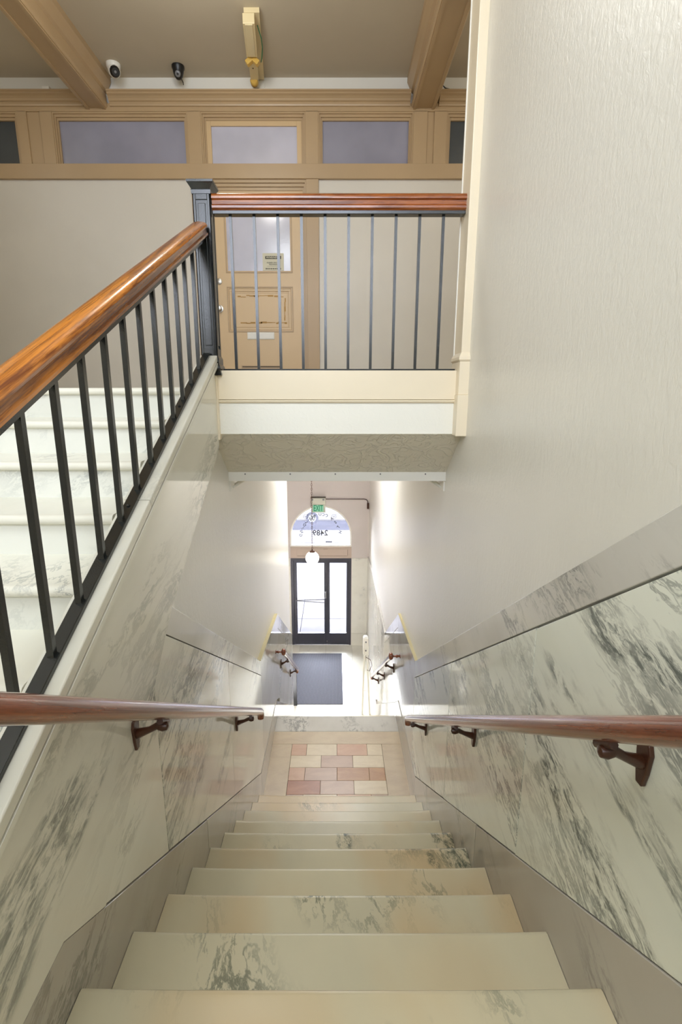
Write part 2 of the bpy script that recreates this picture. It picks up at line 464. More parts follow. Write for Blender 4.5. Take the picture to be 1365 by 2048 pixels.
# ------------------------------------------------------------------ shell: walls
# right stair wall: plaster with marble dado pieces as children
wr = MB().prism([(-1.7, -6.0), (-1.7, ZC), (2.86, ZC), (2.86, ZU - 0.24), (YE + 0.1, ZU - 0.24), (YE + 0.1, -6.0)], 'x', PR, PR + 0.16).build('wall_right', 'stair_plaster')
tag(wr, 'tall cream plaster wall with marble dado right of the stairs', 'wall', kind='structure')
def slab(pts, side, mat, name, proud=None, bevel=0.002):
    """a marble piece on a stair wall: polygon of (y,z)"""
    if side == 'R': a, b, par = (XR if proud is None else XR - proud), PR, wr
    else: a, b, par = PL, (XL if proud is None else XL + proud), wl
    return MB().prism(pts, 'x', a, b).build(name, mat, par, bevel=bevel)
G = 0.0018
def tR(y): return -0.199 - 0.681 * (y - 0.941)          # dado top, right
def gR(y): return -0.318 - 0.686 * (y - 0.914)          # groove under the top strip
def sR(y): return -1.098 - 0.694 * (y - 0.733)          # top of the skirting
slab([(-1.6, tR(-1.6)), (3.812, tR(3.812)), (3.80, gR(3.80) + G * 2), (-1.6, gR(-1.6) + G * 2)], 'R', 'mp_cap', 'marble_cap')
jr = [-1.6, 0.35, 1.535, 2.62, 3.80]
for a, b in zip(jr, jr[1:]):
    hi = sR(b) if b < 3.58 else -3.082
    pts = [(a + G, gR(a) - G * 2), (b - G, gR(b) - G * 2), (b - G, max(sR(b), -3.090) + G)]
    if b > 3.6: pts.append((3.594, sR(3.594) + G))
    pts.append((a + G, sR(a) + G))
    slab(pts, 'R', 'mp_right', 'marble_panel')
js = [-1.6, 0.55, 1.976, 3.594]
for a, b in zip(js, js[1:]):
    low = lambda y: (Z0 - 0.05) if y < Y0 else Z0 - RISE * ((y - Y0) / RUN) - 0.32
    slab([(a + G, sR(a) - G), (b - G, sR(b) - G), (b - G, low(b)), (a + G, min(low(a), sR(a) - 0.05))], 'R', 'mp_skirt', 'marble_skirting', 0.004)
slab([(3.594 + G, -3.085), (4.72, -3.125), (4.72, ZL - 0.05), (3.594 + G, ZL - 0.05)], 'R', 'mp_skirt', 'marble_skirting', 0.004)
# landing and second flight, right
slab([(3.80 + G, tR(3.80) - 0.004), (4.942, -2.243), (4.942, -3.288), (4.72, -3.123), (3.80 + G, -3.09)], 'R', 'mp_cap', 'marble_panel')
def t2(y): return -2.243 - 0.667 * (y - 4.942)
slab([(4.942 + G, -2.245), (6.27, t2(6.27)), (6.27, -3.27), (4.942 + G, -2.40)], 'R', 'mp_cap', 'marble_cap')
slab([(4.942 + G, -2.405), (6.27, -3.275), (6.27, -4.192), (4.942 + G, -3.289)], 'R', 'mp_cap', 'marble_panel')
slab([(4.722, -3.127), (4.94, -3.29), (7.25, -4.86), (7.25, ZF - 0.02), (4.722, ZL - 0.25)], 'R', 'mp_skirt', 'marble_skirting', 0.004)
lj = [6.27, 7.45, 8.65, YE]
for a, b in zip(lj, lj[1:]):
    zl = -4.194 if a < 7 else -4.90
    slab([(a + G, -3.13), (b - G, -3.13 - (0.10 if b > 9 else 0.0)), (b - G, -4.90), (a + G, zl - (0 if a > 7 else 0))], 'R', 'mp_cap', 'marble_panel')
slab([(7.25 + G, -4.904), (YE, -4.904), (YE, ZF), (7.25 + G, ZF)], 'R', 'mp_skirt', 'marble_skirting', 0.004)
MB().prism([(3.812, tR(3.812)), (4.942, -2.243), (4.942, -2.238), (3.812, tR(3.812) + 0.005)], 'x', XR - 0.002, PR + 0.001).build('ledge', 'yellow_edge', wr)
# pilaster on the wall end by the balcony
tr1 = thing('trim_1', (0.66, 2.76, -0.22), 'cream pilaster with plinth at the right end of balcony', 'trim', kind='structure')
box('shaft', 'cream', tr1, 0.645, PR + 0.16, 2.70, 2.862, 0.20, 2.33, 0.004)
box('upper_shaft', 'cream', tr1, 0.652, PR + 0.16, 2.70, 2.862, 2.33, ZC, 0.004)
box('corner_bead', 'white', tr1, 0.640, 0.650, 2.855, 2.868, 0.20, 2.31, 0.002)
box('plinth', 'cream', tr1, 0.637, PR + 0.16, 2.688, 2.866, 0.0, 0.168, 0.003)
box('plinth_base', 'cream', tr1, 0.633, PR + 0.16, 2.68, 2.79, -0.212, 0.0, 0.003)
MB().loft([[(0.637, 2.688, 0.168), (0.85, 2.688, 0.168), (0.85, 2.868, 0.168), (0.637, 2.868, 0.168)],
           [(0.631, 2.682, 0.176), (0.85, 2.682, 0.176), (0.85, 2.874, 0.176), (0.631, 2.874, 0.176)],
           [(0.632, 2.683, 0.190), (0.85, 2.683, 0.190), (0.85, 2.873, 0.190), (0.632, 2.873, 0.190)],
           [(0.645, 2.698, 0.212), (0.85, 2.698, 0.212), (0.85, 2.864, 0.212), (0.645, 2.864, 0.212)]]).build('plinth_moulding', 'cream', tr1)

# left stair wall: under the upper flight and down to the lobby
def capz(y): return 0.043 + 0.489 * (y - 2.414)          # underside of the iron rail = top of the marble cap
def soff(y): return -0.277 + 0.558 * (y - 2.75) if y > 1.822 else -0.795 + 0.80 * (y - 1.822)
wl = MB().prism([(-0.55, -6.0), (-0.55, capz(-0.55) - 0.05), (2.70, capz(2.70) - 0.05), (2.70, -6.0)], 'x', -0.70, PL).box(-0.70, PL, 2.70, YB, -6.0, 0.03).box(-0.70, PL, YB, 6.85, -6.0, ZU - 0.24).build('wall_left', 'stair_plaster')
tag(wl, 'stair wall left of the lower flight, marble below and cream plaster above', 'wall', kind='structure')
def sL(y): return -1.237 if y < 0.917 else -1.237 - 0.685 * (y - 0.917)
def tL(y): return -0.795 - 0.678 * (y - 1.822)
def gL(y): return -0.839 - 0.678 * (y - 1.687)
ym = 1.1069
bp_ = MB()
def ct(y): return capz(y) - 0.07
for a, b, c in ((2.755, 1.822, soff), (1.822, ym, soff), (ym, 0.917, lambda y: sL(y) + G), (0.917, -0.10, lambda y: sL(y) + G)):
    bp_.prism([(b, ct(b)), (a, ct(a)), (a, c(a)), (b, c(b))], 'x', PL, XL + 0.004)
bmesh.ops.remove_doubles(bp_.bm, verts=bp_.bm.verts, dist=0.0005)
bp_.build('marble_panel', 'mp_left', wl)
slab([(1.822 + G, tL(1.822) - G), (3.89, tL(3.89)), (3.885, gL(3.885) + 2 * G), (1.69, gL(1.69) + 2 * G)], 'L', 'mp_cap', 'marble_cap')
def zs(y): return soff(y) if y < 1.68 else gL(y)
slab([(ym + 0.006, soff(ym) - 0.001), (1.585, soff(1.585) - 0.0015), (1.585, sL(1.585) + G)], 'L', 'mp_left', 'marble_panel')
slab([(1.585 + 2 * G, soff(1.585) - 0.0015), (1.684, gL(1.684) - G), (2.713, gL(2.713) - G), (2.713, sL(2.713) + G), (1.585 + 2 * G, sL(1.585) + G)], 'L', 'mp_left', 'marble_panel')
slab([(2.713 + G, gL(2.713) - G), (3.888, gL(3.888) - G), (3.888, -3.15), (3.699, sL(3.699) + G), (2.713 + G, sL(2.713) + G)], 'L', 'mp_left', 'marble_panel')
lowL = lambda y: (Z0 - 0.05) if y < Y0 else Z0 - RISE * ((y - Y0) / RUN) - 0.32
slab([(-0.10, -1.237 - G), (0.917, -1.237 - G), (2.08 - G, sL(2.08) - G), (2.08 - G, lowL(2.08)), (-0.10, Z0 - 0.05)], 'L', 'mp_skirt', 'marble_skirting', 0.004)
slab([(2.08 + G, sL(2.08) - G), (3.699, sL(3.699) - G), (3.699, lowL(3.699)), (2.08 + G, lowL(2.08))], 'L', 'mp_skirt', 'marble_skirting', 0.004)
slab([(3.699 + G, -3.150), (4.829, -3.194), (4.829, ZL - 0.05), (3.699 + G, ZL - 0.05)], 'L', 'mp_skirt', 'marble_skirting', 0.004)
slab([(3.888 + G, tL(3.888) - 0.002), (5.136, -2.334), (5.136, -3.36), (4.83, -3.19), (3.888 + G, -3.153)], 'L', 'mp_cap', 'marble_panel')
slab([(5.136 + G, -2.336), (6.85, -2.334 - 0.647 * 1.714), (6.85, -3.44 - 0.16), (5.136 + G, -2.50)], 'L', 'mp_cap', 'marble_cap')
slab([(5.136 + G, -2.505), (6.85, -3.605), (6.85, -4.628), (5.136 + G, -3.413)], 'L', 'mp_cap', 'marble_panel')
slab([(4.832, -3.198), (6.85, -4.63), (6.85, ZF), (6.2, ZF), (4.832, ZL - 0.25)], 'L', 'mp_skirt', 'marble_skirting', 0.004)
MB().prism([(3.89, tL(3.89)), (5.136, -2.334), (5.136, -2.329), (3.89, tL(3.89) + 0.005)], 'x', PL - 0.001, XL + 0.002).build('ledge', 'yellow_edge', wl)
# sloping marble cap that carries the upper rail
for a, b in ((-0.55, 1.635), (1.638, 2.735)):
    MB().sweep([(-0.035, -0.030), (0.052, -0.030), (0.052, -0.003), (0.049, 0.0), (-0.035, 0.0)], (-0.665, a, capz(a)), (-0.665, b, capz(b))).build('cap_stone', 'mp_plain', wl, bevel=0.002)
for nm, mt_, zz in (('joint_strip', 'joint', (0.045, -0.036, -0.030)), ('bead', 'mp_plain', (0.053, -0.052, -0.036))):
    MB().sweep([(0.020, zz[1]), (zz[0], zz[1]), (zz[0], zz[2]), (0.020, zz[2])], (-0.665, -0.55, capz(-0.55)), (-0.665, 2.735, capz(2.735))).build(nm, mt_, wl)

# outer wall of the upper flight, back wall, hall sides, lobby sides
w = MB().box(-2.16, -2.0, -1.7, 2.3, -2.0, ZC).build('wall_stair_outer', 'hall_plaster'); tag(w, 'plaster wall on the outer side of the upper flight', 'wall', kind='structure')
w = MB().box(-4.76, -4.6, 2.1, YW + 0.1, -0.2, ZC).box(-4.6, -2.162, 2.14, 2.3, -0.2, ZC).build('wall_hall_left', 'hall_plaster'); tag(w, 'left end of the upper hall', 'wall', kind='structure')
w = MB().box(2.9, 3.06, 2.6, YW + 0.1, -0.2, ZC).box(PR + 0.16, 2.9, 2.7, 2.86, -0.2, ZC).build('wall_hall_right', 'hall_plaster'); tag(w, 'right end of the upper hall', 'wall', kind='structure')
w = MB().box(-2.56, -2.4, 6.7, YE + 0.1, -6, 0.0).box(-2.4, -0.70, 6.7, 6.84, -6, 0.0).build('wall_lobby_left', 'far_plaster'); tag(w, 'left side of the street lobby', 'wall', kind='structure')
WX0, WX1, WZ0, WZ1 = -1.90, 0.60, 0.80, 2.74
w = (MB().box(-2.0, WX0, -1.75, -1.6, -2, ZC).box(WX1, PR, -1.75, -1.6, -2, ZC).box(WX0, WX1, -1.75, -1.6, -2, WZ0).box(WX0, WX1, -1.75, -1.6, WZ1, ZC)).build('wall_back', 'stair_plaster')
tag(w, 'wall with a tall window behind the middle landing', 'wall', kind='structure')
wi = thing('window_1', (-0.6, -1.67, WZ0), 'tall stair window in the wall behind the landing', 'window', kind='structure')
for x0, x1, z0, z1 in ((WX0, WX0 + .06, WZ0, WZ1), (WX1 - .06, WX1, WZ0, WZ1), (WX0 + .06, WX1 - .06, WZ0, WZ0 + .06), (WX0 + .06, WX1 - .06, WZ1 - .06, WZ1), (-.63, -.57, WZ0 + .06, WZ1 - .06), (WX0 + .06, -.63, 1.62, 1.67), (-.57, WX1 - .06, 1.62, 1.67)):
    box('window_frame', 'cream', wi, x0, x1, -1.70, -1.65, z0, z1)
box('pane', 'old_glass', wi, WX0 + .06, WX1 - .06, -1.678, -1.674, WZ0 + .06, WZ1 - .06)

# ------------------------------------------------------------------ balcony edge
tr2 = thing('trim_2', (0, YB, -0.2), 'cream fascia board over a white band below the balcony railing', 'trim', kind='structure')
box('fascia_board', 'cream', tr2, -0.622, 0.64, YB - 0.006, YB + 0.05, -0.024, 0.126, 0.003)
MB().prism([(YB - 0.006, -0.026), (YB - 0.012, -0.030), (YB - 0.010, -0.036), (YB - 0.002, -0.042), (YB + 0.03, -0.042), (YB + 0.03, -0.026)], 'x', -0.622, 0.64).build('fascia_moulding', 'cream', tr2)
box('plaster_band', 'white_plaster', tr2, PL, PR, YB + 0.002, YB + 0.05, -0.206, -0.040)
box('edge_strip', 'cream', tr2, -0.636, -0.620, YB - 0.02, YB + 0.02, -0.235, 0.12, 0.002)
box('curb', 'cream', tr2, -0.70, 0.66, YB + 0.05, YB + 0.09, ZU, 0.126)

hd = thing('steel_header', (0, 3.12, -0.5), 'white steel angle with screws along the lower edge of sloping soffit', 'header')
box('angle_bar', 'white', hd, PL, PR, 3.112, 3.120, -0.522, -0.462, 0.001)
box('angle_flange', 'white', hd, PL, PR, 3.120, 3.16, -0.522, -0.516)
for x in (-0.56, -0.28, 0.0, 0.28, 0.56):
    MB().lathe([(0.0045, 0), (0.0045, -0.003), (0.002, -0.005)], (x, 3.112, -0.478), 'y', 8).build('screw', 'grey_plastic', hd)
for s, x in ((1, PL), (-1, PR)):
    MB().tube([(x + s * 0.004, 3.20, -0.58), (x + s * 0.11, 3.20, -0.515)], 0.007, 6).build('brace', 'white', hd)
    MB().tube([(x + s * 0.004, 3.25, -0.57), (x + s * 0.09, 3.25, -0.515)], 0.006, 6).build('brace', 'white', hd)
    box('brace_plate', 'white', hd, min(x, x + s * 0.008), max(x, x + s * 0.008), 3.13, 3.30, -0.59, -0.50)

# ------------------------------------------------------------------ stairs
def tread_mesh(x0, x1, depth, th, nose, sag, name, mat):
    """slab from y=0 (nosing) back to y=-depth, top at z=0, worn hollow in the middle, rounded front"""
    m = MB(); n = 16; rings = []
    for i in range(n + 1):
        x = x0 + (x1 - x0) * i / n; t = abs(2 * i / n - 1)
        s = -sag * (1 - t ** 4); r = th * 0.5
        prof = [(-depth, -th), (-depth, s * 0.15)]
        prof += [(-0.08, s * 0.7), (-0.03, s)]
        for a in range(0, 6):
            an = math.pi / 2 - math.pi * a / 5
            prof.append((-r + r * math.cos(an), -r + r * math.sin(an) + s * (1 - a / 5)))
        rings.append([(x, y, z) for y, z in prof])
    m.loft(rings)
    bmesh.ops.recalc_face_normals(m.bm, faces=m.bm.faces)
    me = bpy.data.meshes.new(name); m.bm.to_mesh(me); m.bm.free(); me.materials.append(M[mat])
    me.polygons.foreach_set('use_smooth', [True] * len(me.polygons)); me.set_sharp_from_angle(angle=math.radians(50))
    return me
lower = thing('marble_staircase', (0, Y0, ZL), 'worn pale marble flight descending between the marble dado walls', 'staircase')
tm = tread_mesh(XL + 0.0055, XR - 0.0055, RUN + 0.03, 0.036, 0.02, 0.010, 'tread', 'mp_tread')
rm = MB().box(XL + 0.0055, XR - 0.0055, -0.02, 0.0, -RISE, 0.0).build('riser_source', 'mp_tread')
rme = rm.data; rme.name = 'riser'; bpy.data.objects.remove(rm)
for i in range(10):
    link('tread', tm, lower, loc=(0, Y0 + RUN * i, Z0 - RISE * i))
    link('riser', rme, lower, loc=(0, Y0 + RUN * i - 0.022, Z0 - RISE * i - 0.03))
second = thing('marble_staircase', (0, YL, ZF), 'short second marble flight dropping from tiled landing to lobby', 'staircase')
for i in range(9):
    if i: link('tread', tm, second, loc=(0, YL + RUN * i, ZL - RISE * i))
    link('riser', rme, second, loc=(0, YL + RUN * i - 0.022, ZL - RISE * i - 0.03))
upper = thing('marble_staircase', (-1.35, UY, Z0), 'white marble flight rising on the left behind the iron balusters', 'staircase')
tmu = tread_mesh(-1.995, UX - 0.004, URUN + 0.03, 0.034, 0.02, 0.003, 'tread', 'mp_white')
ru = MB().box(-1.995, UX - 0.004, 0.0, 0.02, -URISE, 0.0).build('riser_source', 'mp_riser')
rume = ru.data; rume.name = 'riser'; bpy.data.objects.remove(ru)
# nosing faces the camera: mirror the tread front to back
tmu.transform(Matrix.Scale(-1, 4, (0, 1, 0))); tmu.flip_normals()
for i in range(11):
    y, z = UY - URUN * i, ZU - URISE * i
    link('tread', tmu, upper, loc=(0, y, z))
    link('riser', rume, upper, loc=(0, y + 0.022, z - 0.03))

# ------------------------------------------------------------------ balustrades
RAILP = [(-0.030, 0.0), (-0.041, 0.008), (-0.041, 0.017), (-0.034, 0.024), (-0.033, 0.040), (-0.043, 0.046), (-0.044, 0.054), (-0.038, 0.064), (-0.025, 0.070), (0, 0.073)]
RAILP = [(a * 0.90, b * 0.92) for a, b in RAILP]
RAILP = RAILP + [(-a, b) for a, b in RAILP[-2::-1]]
slope_n = Vector((0, -0.489, 1)).normalized()
sr = thing('stair_railing', (-0.665, 1.2, -0.5), 'sloping black iron balustrade with thick oak handrail beside upper marble flight', 'railing')
def hrz(y): return 0.729 + 0.466 * (y - 2.713)           # underside of the iron channel
RX = -0.665
MB().sweep(RAILP, (RX, -0.6, hrz(-0.6) + 0.02), (RX, 2.742, hrz(2.742) + 0.02)).build('handrail', 'oak', sr, smooth=35)
MB().sweep([(-0.018, 0), (0.018, 0), (0.018, 0.02), (-0.018, 0.02)], (RX, -0.6, hrz(-0.6)), (RX, 2.742, hrz(2.742))).build('top_channel', 'iron', sr)
MB().sweep([(-0.018, 0.0), (0.018, 0.0), (0.018, 0.014), (-0.018, 0.014)], (RX, -0.55, capz(-0.55)), (RX, 2.735, capz(2.735))).build('bottom_rail', 'iron', sr, bevel=0.002)
for i in range(15):
    y = 2.555 - 0.1475 * i
    MB().prism([(y - 0.008, capz(y - 0.008) + 0.01), (y + 0.008, capz(y + 0.008) + 0.01), (y + 0.008, hrz(y + 0.008) + 0.005), (y - 0.008, hrz(y - 0.008) + 0.005)], 'x', RX - 0.008, RX + 0.008).build('baluster', 'iron', sr)
for y in (0.62, 1.585, 2.2):
    MB().lathe([(0.006, 0), (0.006, 0.003), (0.003, 0.006)], (RX, y, capz(y) + 0.0155), 'z', 8).build('rivet', 'iron', sr)

br = thing('balcony_railing', (0, YB + 0.03, 0.12), 'level black iron balustrade with moulded oak handrail across the balcony edge', 'railing')
YR = YB + 0.035
MB().sweep([(a * 1.1, b * 1.2) for a, b in RAILP], (-0.607, YR, 0.888), (0.648, YR, 0.888), ).build('handrail', 'oak_x', br, smooth=35)
box('top_channel', 'iron', br, -0.607, 0.645, YR - 0.03, YR + 0.02, 0.872, 0.889, 0.002)
box('bottom_rail', 'iron', br, -0.589, 0.63, YR - 0.035, YR + 0.03, 0.126, 0.134)
for i in range(10):
    x = -0.525 + 0.1185 * i
    MB().box(x - 0.007, x + 0.007, YR - 0.007, YR + 0.007, 0.132, 0.874).build('baluster', 'iron', br)

# newel post
nw = thing('newel_post', (-0.652, 2.79, 0.04), 'black cast iron newel post with panelled shaft and flared square cap', 'newel post')
NX, NY = -0.655, 2.790
def sq(r, z): return [(NX - r, NY - r, z), (NX + r, NY - r, z), (NX + r, NY + r, z), (NX - r, NY + r, z)]
MB().loft([sq(0.038, 0.20), sq(0.038, 0.965)]).build('shaft', 'iron', nw)
for dx, dy in ((0, -1), (0, 1), (1, 0), (-1, 0)):
    f = MB(); pnl = MB()
    def fb(m, a0, a1, z0, z1, d0, d1):
        if dx == 0:
            y0, y1 = sorted((NY + dy * d0, NY + dy * d1)); m.box(NX + a0, NX + a1, y0, y1, z0, z1)
        else:
            x0, x1 = sorted((NX + dx * d0, NX + dx * d1)); m.box(x0, x1, NY + a0, NY + a1, z0, z1)
    fb(f, -0.043, -0.028, 0.20, 0.962, 0.037, 0.043); fb(f, 0.028, 0.043, 0.20, 0.962, 0.037, 0.043)
    fb(f, -0.028, 0.028, 0.93, 0.962, 0.037, 0.043); fb(f, -0.028, 0.028, 0.20, 0.235, 0.037, 0.043)
    f.build('panel_frame', 'iron', nw, bevel=0.0015)
    fb(pnl, -0.018, 0.018, 0.25, 0.915, 0.037, 0.042)
    pnl.build('raised_panel', 'iron', nw, bevel=0.002)
MB().loft([sq(0.046, 0.955), sq(0.048, 0.972), sq(0.046, 0.976), sq(0.060, 0.998), sq(0.064, 1.002), sq(0.064, 1.012), sq(0.050, 1.018)]).build('cap', 'iron', nw)
MB().loft([sq(0.060, 0.10), sq(0.060, 0.112), sq(0.057, 0.118), sq(0.058, 0.135), sq(0.054, 0.15), sq(0.050, 0.155), sq(0.050, 0.185), sq(0.044, 0.20)]).build('base', 'iron', nw)

# ------------------------------------------------------------------ wall handrails of the lower flights
def wall_rail(label, group, side, p0, p1, wallx, brackets, knob_end, r=0.026):
    t = thing('wall_handrail', p1, label, 'handrail', group)
    s = 1 if side == 'R' else -1
    d = (Vector(p1) - Vector(p0)).normalized()
    MB().tube([p0, p1], r, 20).build('rail', 'red_wood', t, smooth=40)
    def at(y):
        k = (y - p0[1]) / (p1[1] - p0[1]); return Vector(p0) + (Vector(p1) - Vector(p0)) * k
    for y in brackets:
        p = at(y); n = Vector((0, 0.57, 0.82))
        q = p - n * (r + 0.012)
        b = MB()
        b.tube([q + d * -0.035 + n * 0.008, q + d * 0.035 + n * 0.008], 0.010, 8)
        b.lathe([(0.001, -0.018), (0.012, -0.014), (0.016, 0), (0.012, 0.014), (0.001, 0.018)], q - n * 0.006, 'x', 12)
        wq = Vector((wallx - s * 0.012, y, q.z - 0.050))
        b.tube([q - n * 0.004, q + Vector((s * 0.018, 0, -0.006)), (q + wq) / 2 + Vector((0, 0, -0.002)), wq], [0.012, 0.011, 0.010, 0.016], 10)
        o = b.build('bracket', 'bronze', t, smooth=50)
        pl = MB()
        z = wq.z
        pl.prism([(y - 0.010, z - 0.055), (y + 0.010, z - 0.055), (y + 0.018, z - 0.02), (y + 0.024, z + 0.03), (y + 0.016, z + 0.05), (y - 0.016, z + 0.05), (y - 0.024, z + 0.03), (y - 0.018, z - 0.02)], 'x', wallx - s * 0.012, wallx)
        pl.build('wall_plate', 'bronze', o, bevel=0.003)
    if knob_end == 'drop':
        c = Vector(p1)
        MB().tube([c - d * 0.005, c + d * 0.025 + Vector((0, 0, -0.004)), c + d * 0.035 + Vector((0, 0, -0.03)), c + d * 0.030 + Vector((0, 0, -0.055))], [r, r * 1.0, r * 0.98, r * 0.85], 16).build('turned_end', 'red_wood', t, smooth=60)
    else:
        c = Vector(p0)
        MB().lathe([(0.004, -0.024), (0.026, -0.022), (0.038, -0.012), (0.040, 0.0), (0.036, 0.012), (0.022, 0.022), (0.011, 0.026), (0.010, 0.045), (0.016, 0.052), (0.018, 0.060), (0.012, 0.068), (0.010, abs(wallx - c.x) - 0.008), (0.022, abs(wallx - c.x) - 0.006), (0.022, abs(wallx - c.x))][::1] if s > 0 else
                   [(r_, -h) for r_, h in [(0.004, -0.024), (0.026, -0.022), (0.038, -0.012), (0.040, 0.0), (0.036, 0.012), (0.022, 0.022), (0.011, 0.026), (0.010, 0.045), (0.016, 0.052), (0.018, 0.060), (0.012, 0.068), (0.010, abs(wallx - c.x) - 0.008), (0.022, abs(wallx - c.x) - 0.006), (0.022, abs(wallx - c.x))]],
                   c, 'x', 20).build('turned_knob', 'red_wood', t, smooth=50)
        c2 = Vector(p1)
        MB().tube([c2, c2 + d * 0.03 + Vector((0, 0, -0.01)), c2 + d * 0.03 + Vector((0, 0, -0.05))], [r, r, r * 0.8], 14).build('turned_end', 'red_wood', t, smooth=60)
    return t
wall_rail('reddish wooden handrail on bronze brackets along the left marble wall of upper stretch', 'stair wall handrails', 'L', (-0.53, 0.1, -0.063), (-0.53, 3.14, -2.165), XL, (1.39, 2.84), 'drop')
wall_rail('reddish wooden handrail on bronze brackets along the right marble wall of upper stretch', 'stair wall handrails', 'R', (0.56, 0.1, -0.102), (0.56, 3.40, -2.402), XR, (0.93, 2.10, 3.23), 'drop')
wall_rail('short distant handrail with turned knob on left wall above the lobby mat', 'stair wall handrails', 'L', (-0.55, 4.90, -2.66), (-0.55, 6.55, -3.827), XL, (5.33, 6.38), 'knob')
wall_rail('short distant handrail with turned knob on right wall above the lobby', 'stair wall handrails', 'R', (0.57, 4.70, -2.60), (0.57, 7.0, -4.205), XR, (5.16, 6.14, 6.95), 'knob')

# ------------------------------------------------------------------ hall end wall
hw = MB().box(-4.6, -1.27, YW, YW + 0.1, -0.2, 2.031).box(-0.162, 2.9, YW, YW + 0.1, -0.2, 2.031).box(-4.6, 2.9, YW, YW + 0.1, 2.60, ZC).box(-4.6, 2.9, YW + 0.1, YW + 0.16, -0.2, ZC).build('wall_hall_end', 'hall_plaster')
tag(hw, 'beige end wall of the upper hall around the tan door', 'wall', kind='structure')
wst = MB().box(-4.6, 2.9, YW - 0.002, YW + 0.02, 2.736, ZC).build('trim_3', 'white'); tag(wst, 'white plaster strip between cornice and ceiling', 'trim', kind='structure')
tr4 = thing('trim_4', (-0.9, YW, 2.03), 'tan timber rail, posts and cornice of the transom screen', 'trim', kind='structure')
box('rail', 'tan', tr4, -4.6, 2.9, YW - 0.035, YW + 0.05, 2.031, 2.160, 0.003)
box('frieze', 'tan', tr4, -4.6, 2.9, YW - 0.03, YW + 0.05, 2.595, 2.66)
CORN = [(YW - 0.03, 2.630), (YW - 0.042, 2.634), (YW - 0.046, 2.646), (YW - 0.046, 2.664), (YW - 0.058, 2.669), (YW - 0.066, 2.684), (YW - 0.080, 2.698), (YW - 0.096, 2.707), (YW - 0.096, 2.722), (YW - 0.106, 2.726), (YW - 0.106, 2.738), (YW, 2.738), (YW, 2.630)]
for a, b in ((-4.6, -2.36), (-2.11, 0.70), (0.97, 2.9)):
    MB().prism(CORN, 'x', a, b).build('cornice', 'tan', tr4)
for x0, x1, y in ((-3.004, -2.909, 0.03), (-2.784, -2.670, 0.03), (-1.395, -1.27, 0.03), (-0.282, -0.162, 0.03), (0.74, 0.870, 0.03), (0.936, 1.055, 0.03)):
    box('post', 'tan', tr4, x0, x1, YW - y, YW + 0.05, 2.155, 2.60, 0.002)
for x0, x1 in ((-2.909, -2.784), (0.870, 0.936)):
    box('post_panel', 'tan', tr4, x0, x1, YW - 0.015, YW + 0.05, 2.155, 2.60)
for x0, x1 in ((-1.395, -1.27), (-0.282, -0.162)):
    box('door_casing', 'tan', tr4, x0, x1, YW - 0.025, YW + 0.05, ZU, 2.031, 0.002)
# transom lights
def transom(n, x0, x1, label, mat='frost', sash=False):
    t = thing('window_%d' % n, ((x0 + x1) / 2, YW, 2.16), label, 'window', kind='structure')
    zt = 2.60
    steps = ((0.0, 0.012, -0.022), (0.012, 0.026, -0.008), (0.026, 0.040, 0.008))
    for k, (i0, i1, y) in enumerate(steps):
        box('frame_moulding', 'tan', t, x0 + i0, x1 - i0, YW + y, YW + 0.06, zt - i1 * 1.6, zt - i0 * 1.6)
        box('frame_moulding', 'tan', t, x0 + i0, x0 + i1, YW + y, YW + 0.06, 2.158, zt - i1 * 1.6)
        box('frame_moulding', 'tan', t, x1 - i1, x1 - i0, YW + y, YW + 0.06, 2.158, zt - i1 * 1.6)
    a, b, zt2 = x0 + 0.04, x1 - 0.04, zt - 0.064
    if sash:
        for q in ((a, a + 0.045, 2.158, zt2), (b - 0.045, b, 2.158, zt2), (a + 0.045, b - 0.045, zt2 - 0.042, zt2)):
            box('sash', 'tan_door', t, q[0], q[1], YW + 0.012, YW + 0.05, q[2], q[3], 0.002)
        a += 0.045; b -= 0.045; zt2 -= 0.042
    box('pane', mat, t, a, b, YW + 0.03, YW + 0.036, 2.158, zt2)
transom(2, -3.95, -3.004, 'dark obscure-glass transom at the far left of the hall end wall', 'frost_dark')
transom(3, -2.670, -1.395, 'widest obscure-glass transom left of the tan door')
transom(4, -1.27, -0.282, 'obscure-glass transom in its own sash above the tan door', 'frost_pale', True)
transom(5, -0.162, 0.74, 'obscure-glass transom right of the tan door')
transom(6, 1.055, 1.96, 'obscure-glass transom half hidden by the right pilaster', 'frost_dark')

# the hall door
d1 = thing('door_1', (-0.8, YW, ZU), 'tan panelled hall door with frosted light and mail slot behind the balcony', 'door', kind='structure')
DX0, DX1 = -1.246, -0.312
for k, (i0, y) in enumerate(((0.0, -0.015), (0.012, 0.0), (0.024, 0.015))):
    box('frame_moulding', 'tan', d1, -1.27 + i0, -0.282 - i0, YW + y, YW + 0.07, 2.031 - i0 * 2.4 - 0.028, 2.031 - i0 * 2.4)
    box('frame_moulding', 'tan', d1, -0.282 - i0 - 0.014, -0.282 - i0, YW + y, YW + 0.07, ZU, 2.031 - i0 * 2.4 - 0.028)
    box('frame_moulding', 'tan', d1, -1.27 + i0, -1.27 + i0 + 0.014, YW + y, YW + 0.07, ZU, 2.031 - i0 * 2.4 - 0.028)
YD = YW + 0.025
GX0, GX1, GZ0, GZ1 = -1.085, -0.452, 1.222, 1.87
for q in ((DX0, GX0, ZU, 1.95), (GX1, DX1, ZU, 1.95), (GX0, GX1, GZ1, 1.95), (GX0, GX1, ZU, 0.655), (GX0, GX1, 1.055, GZ0)):
    box('door_board', 'tan_door', d1, q[0], q[1], YD, YD + 0.04, q[2], q[3])
box('panel', 'tan_door', d1, GX0, GX1, YD + 0.012, YD + 0.03, 0.655, 1.055)
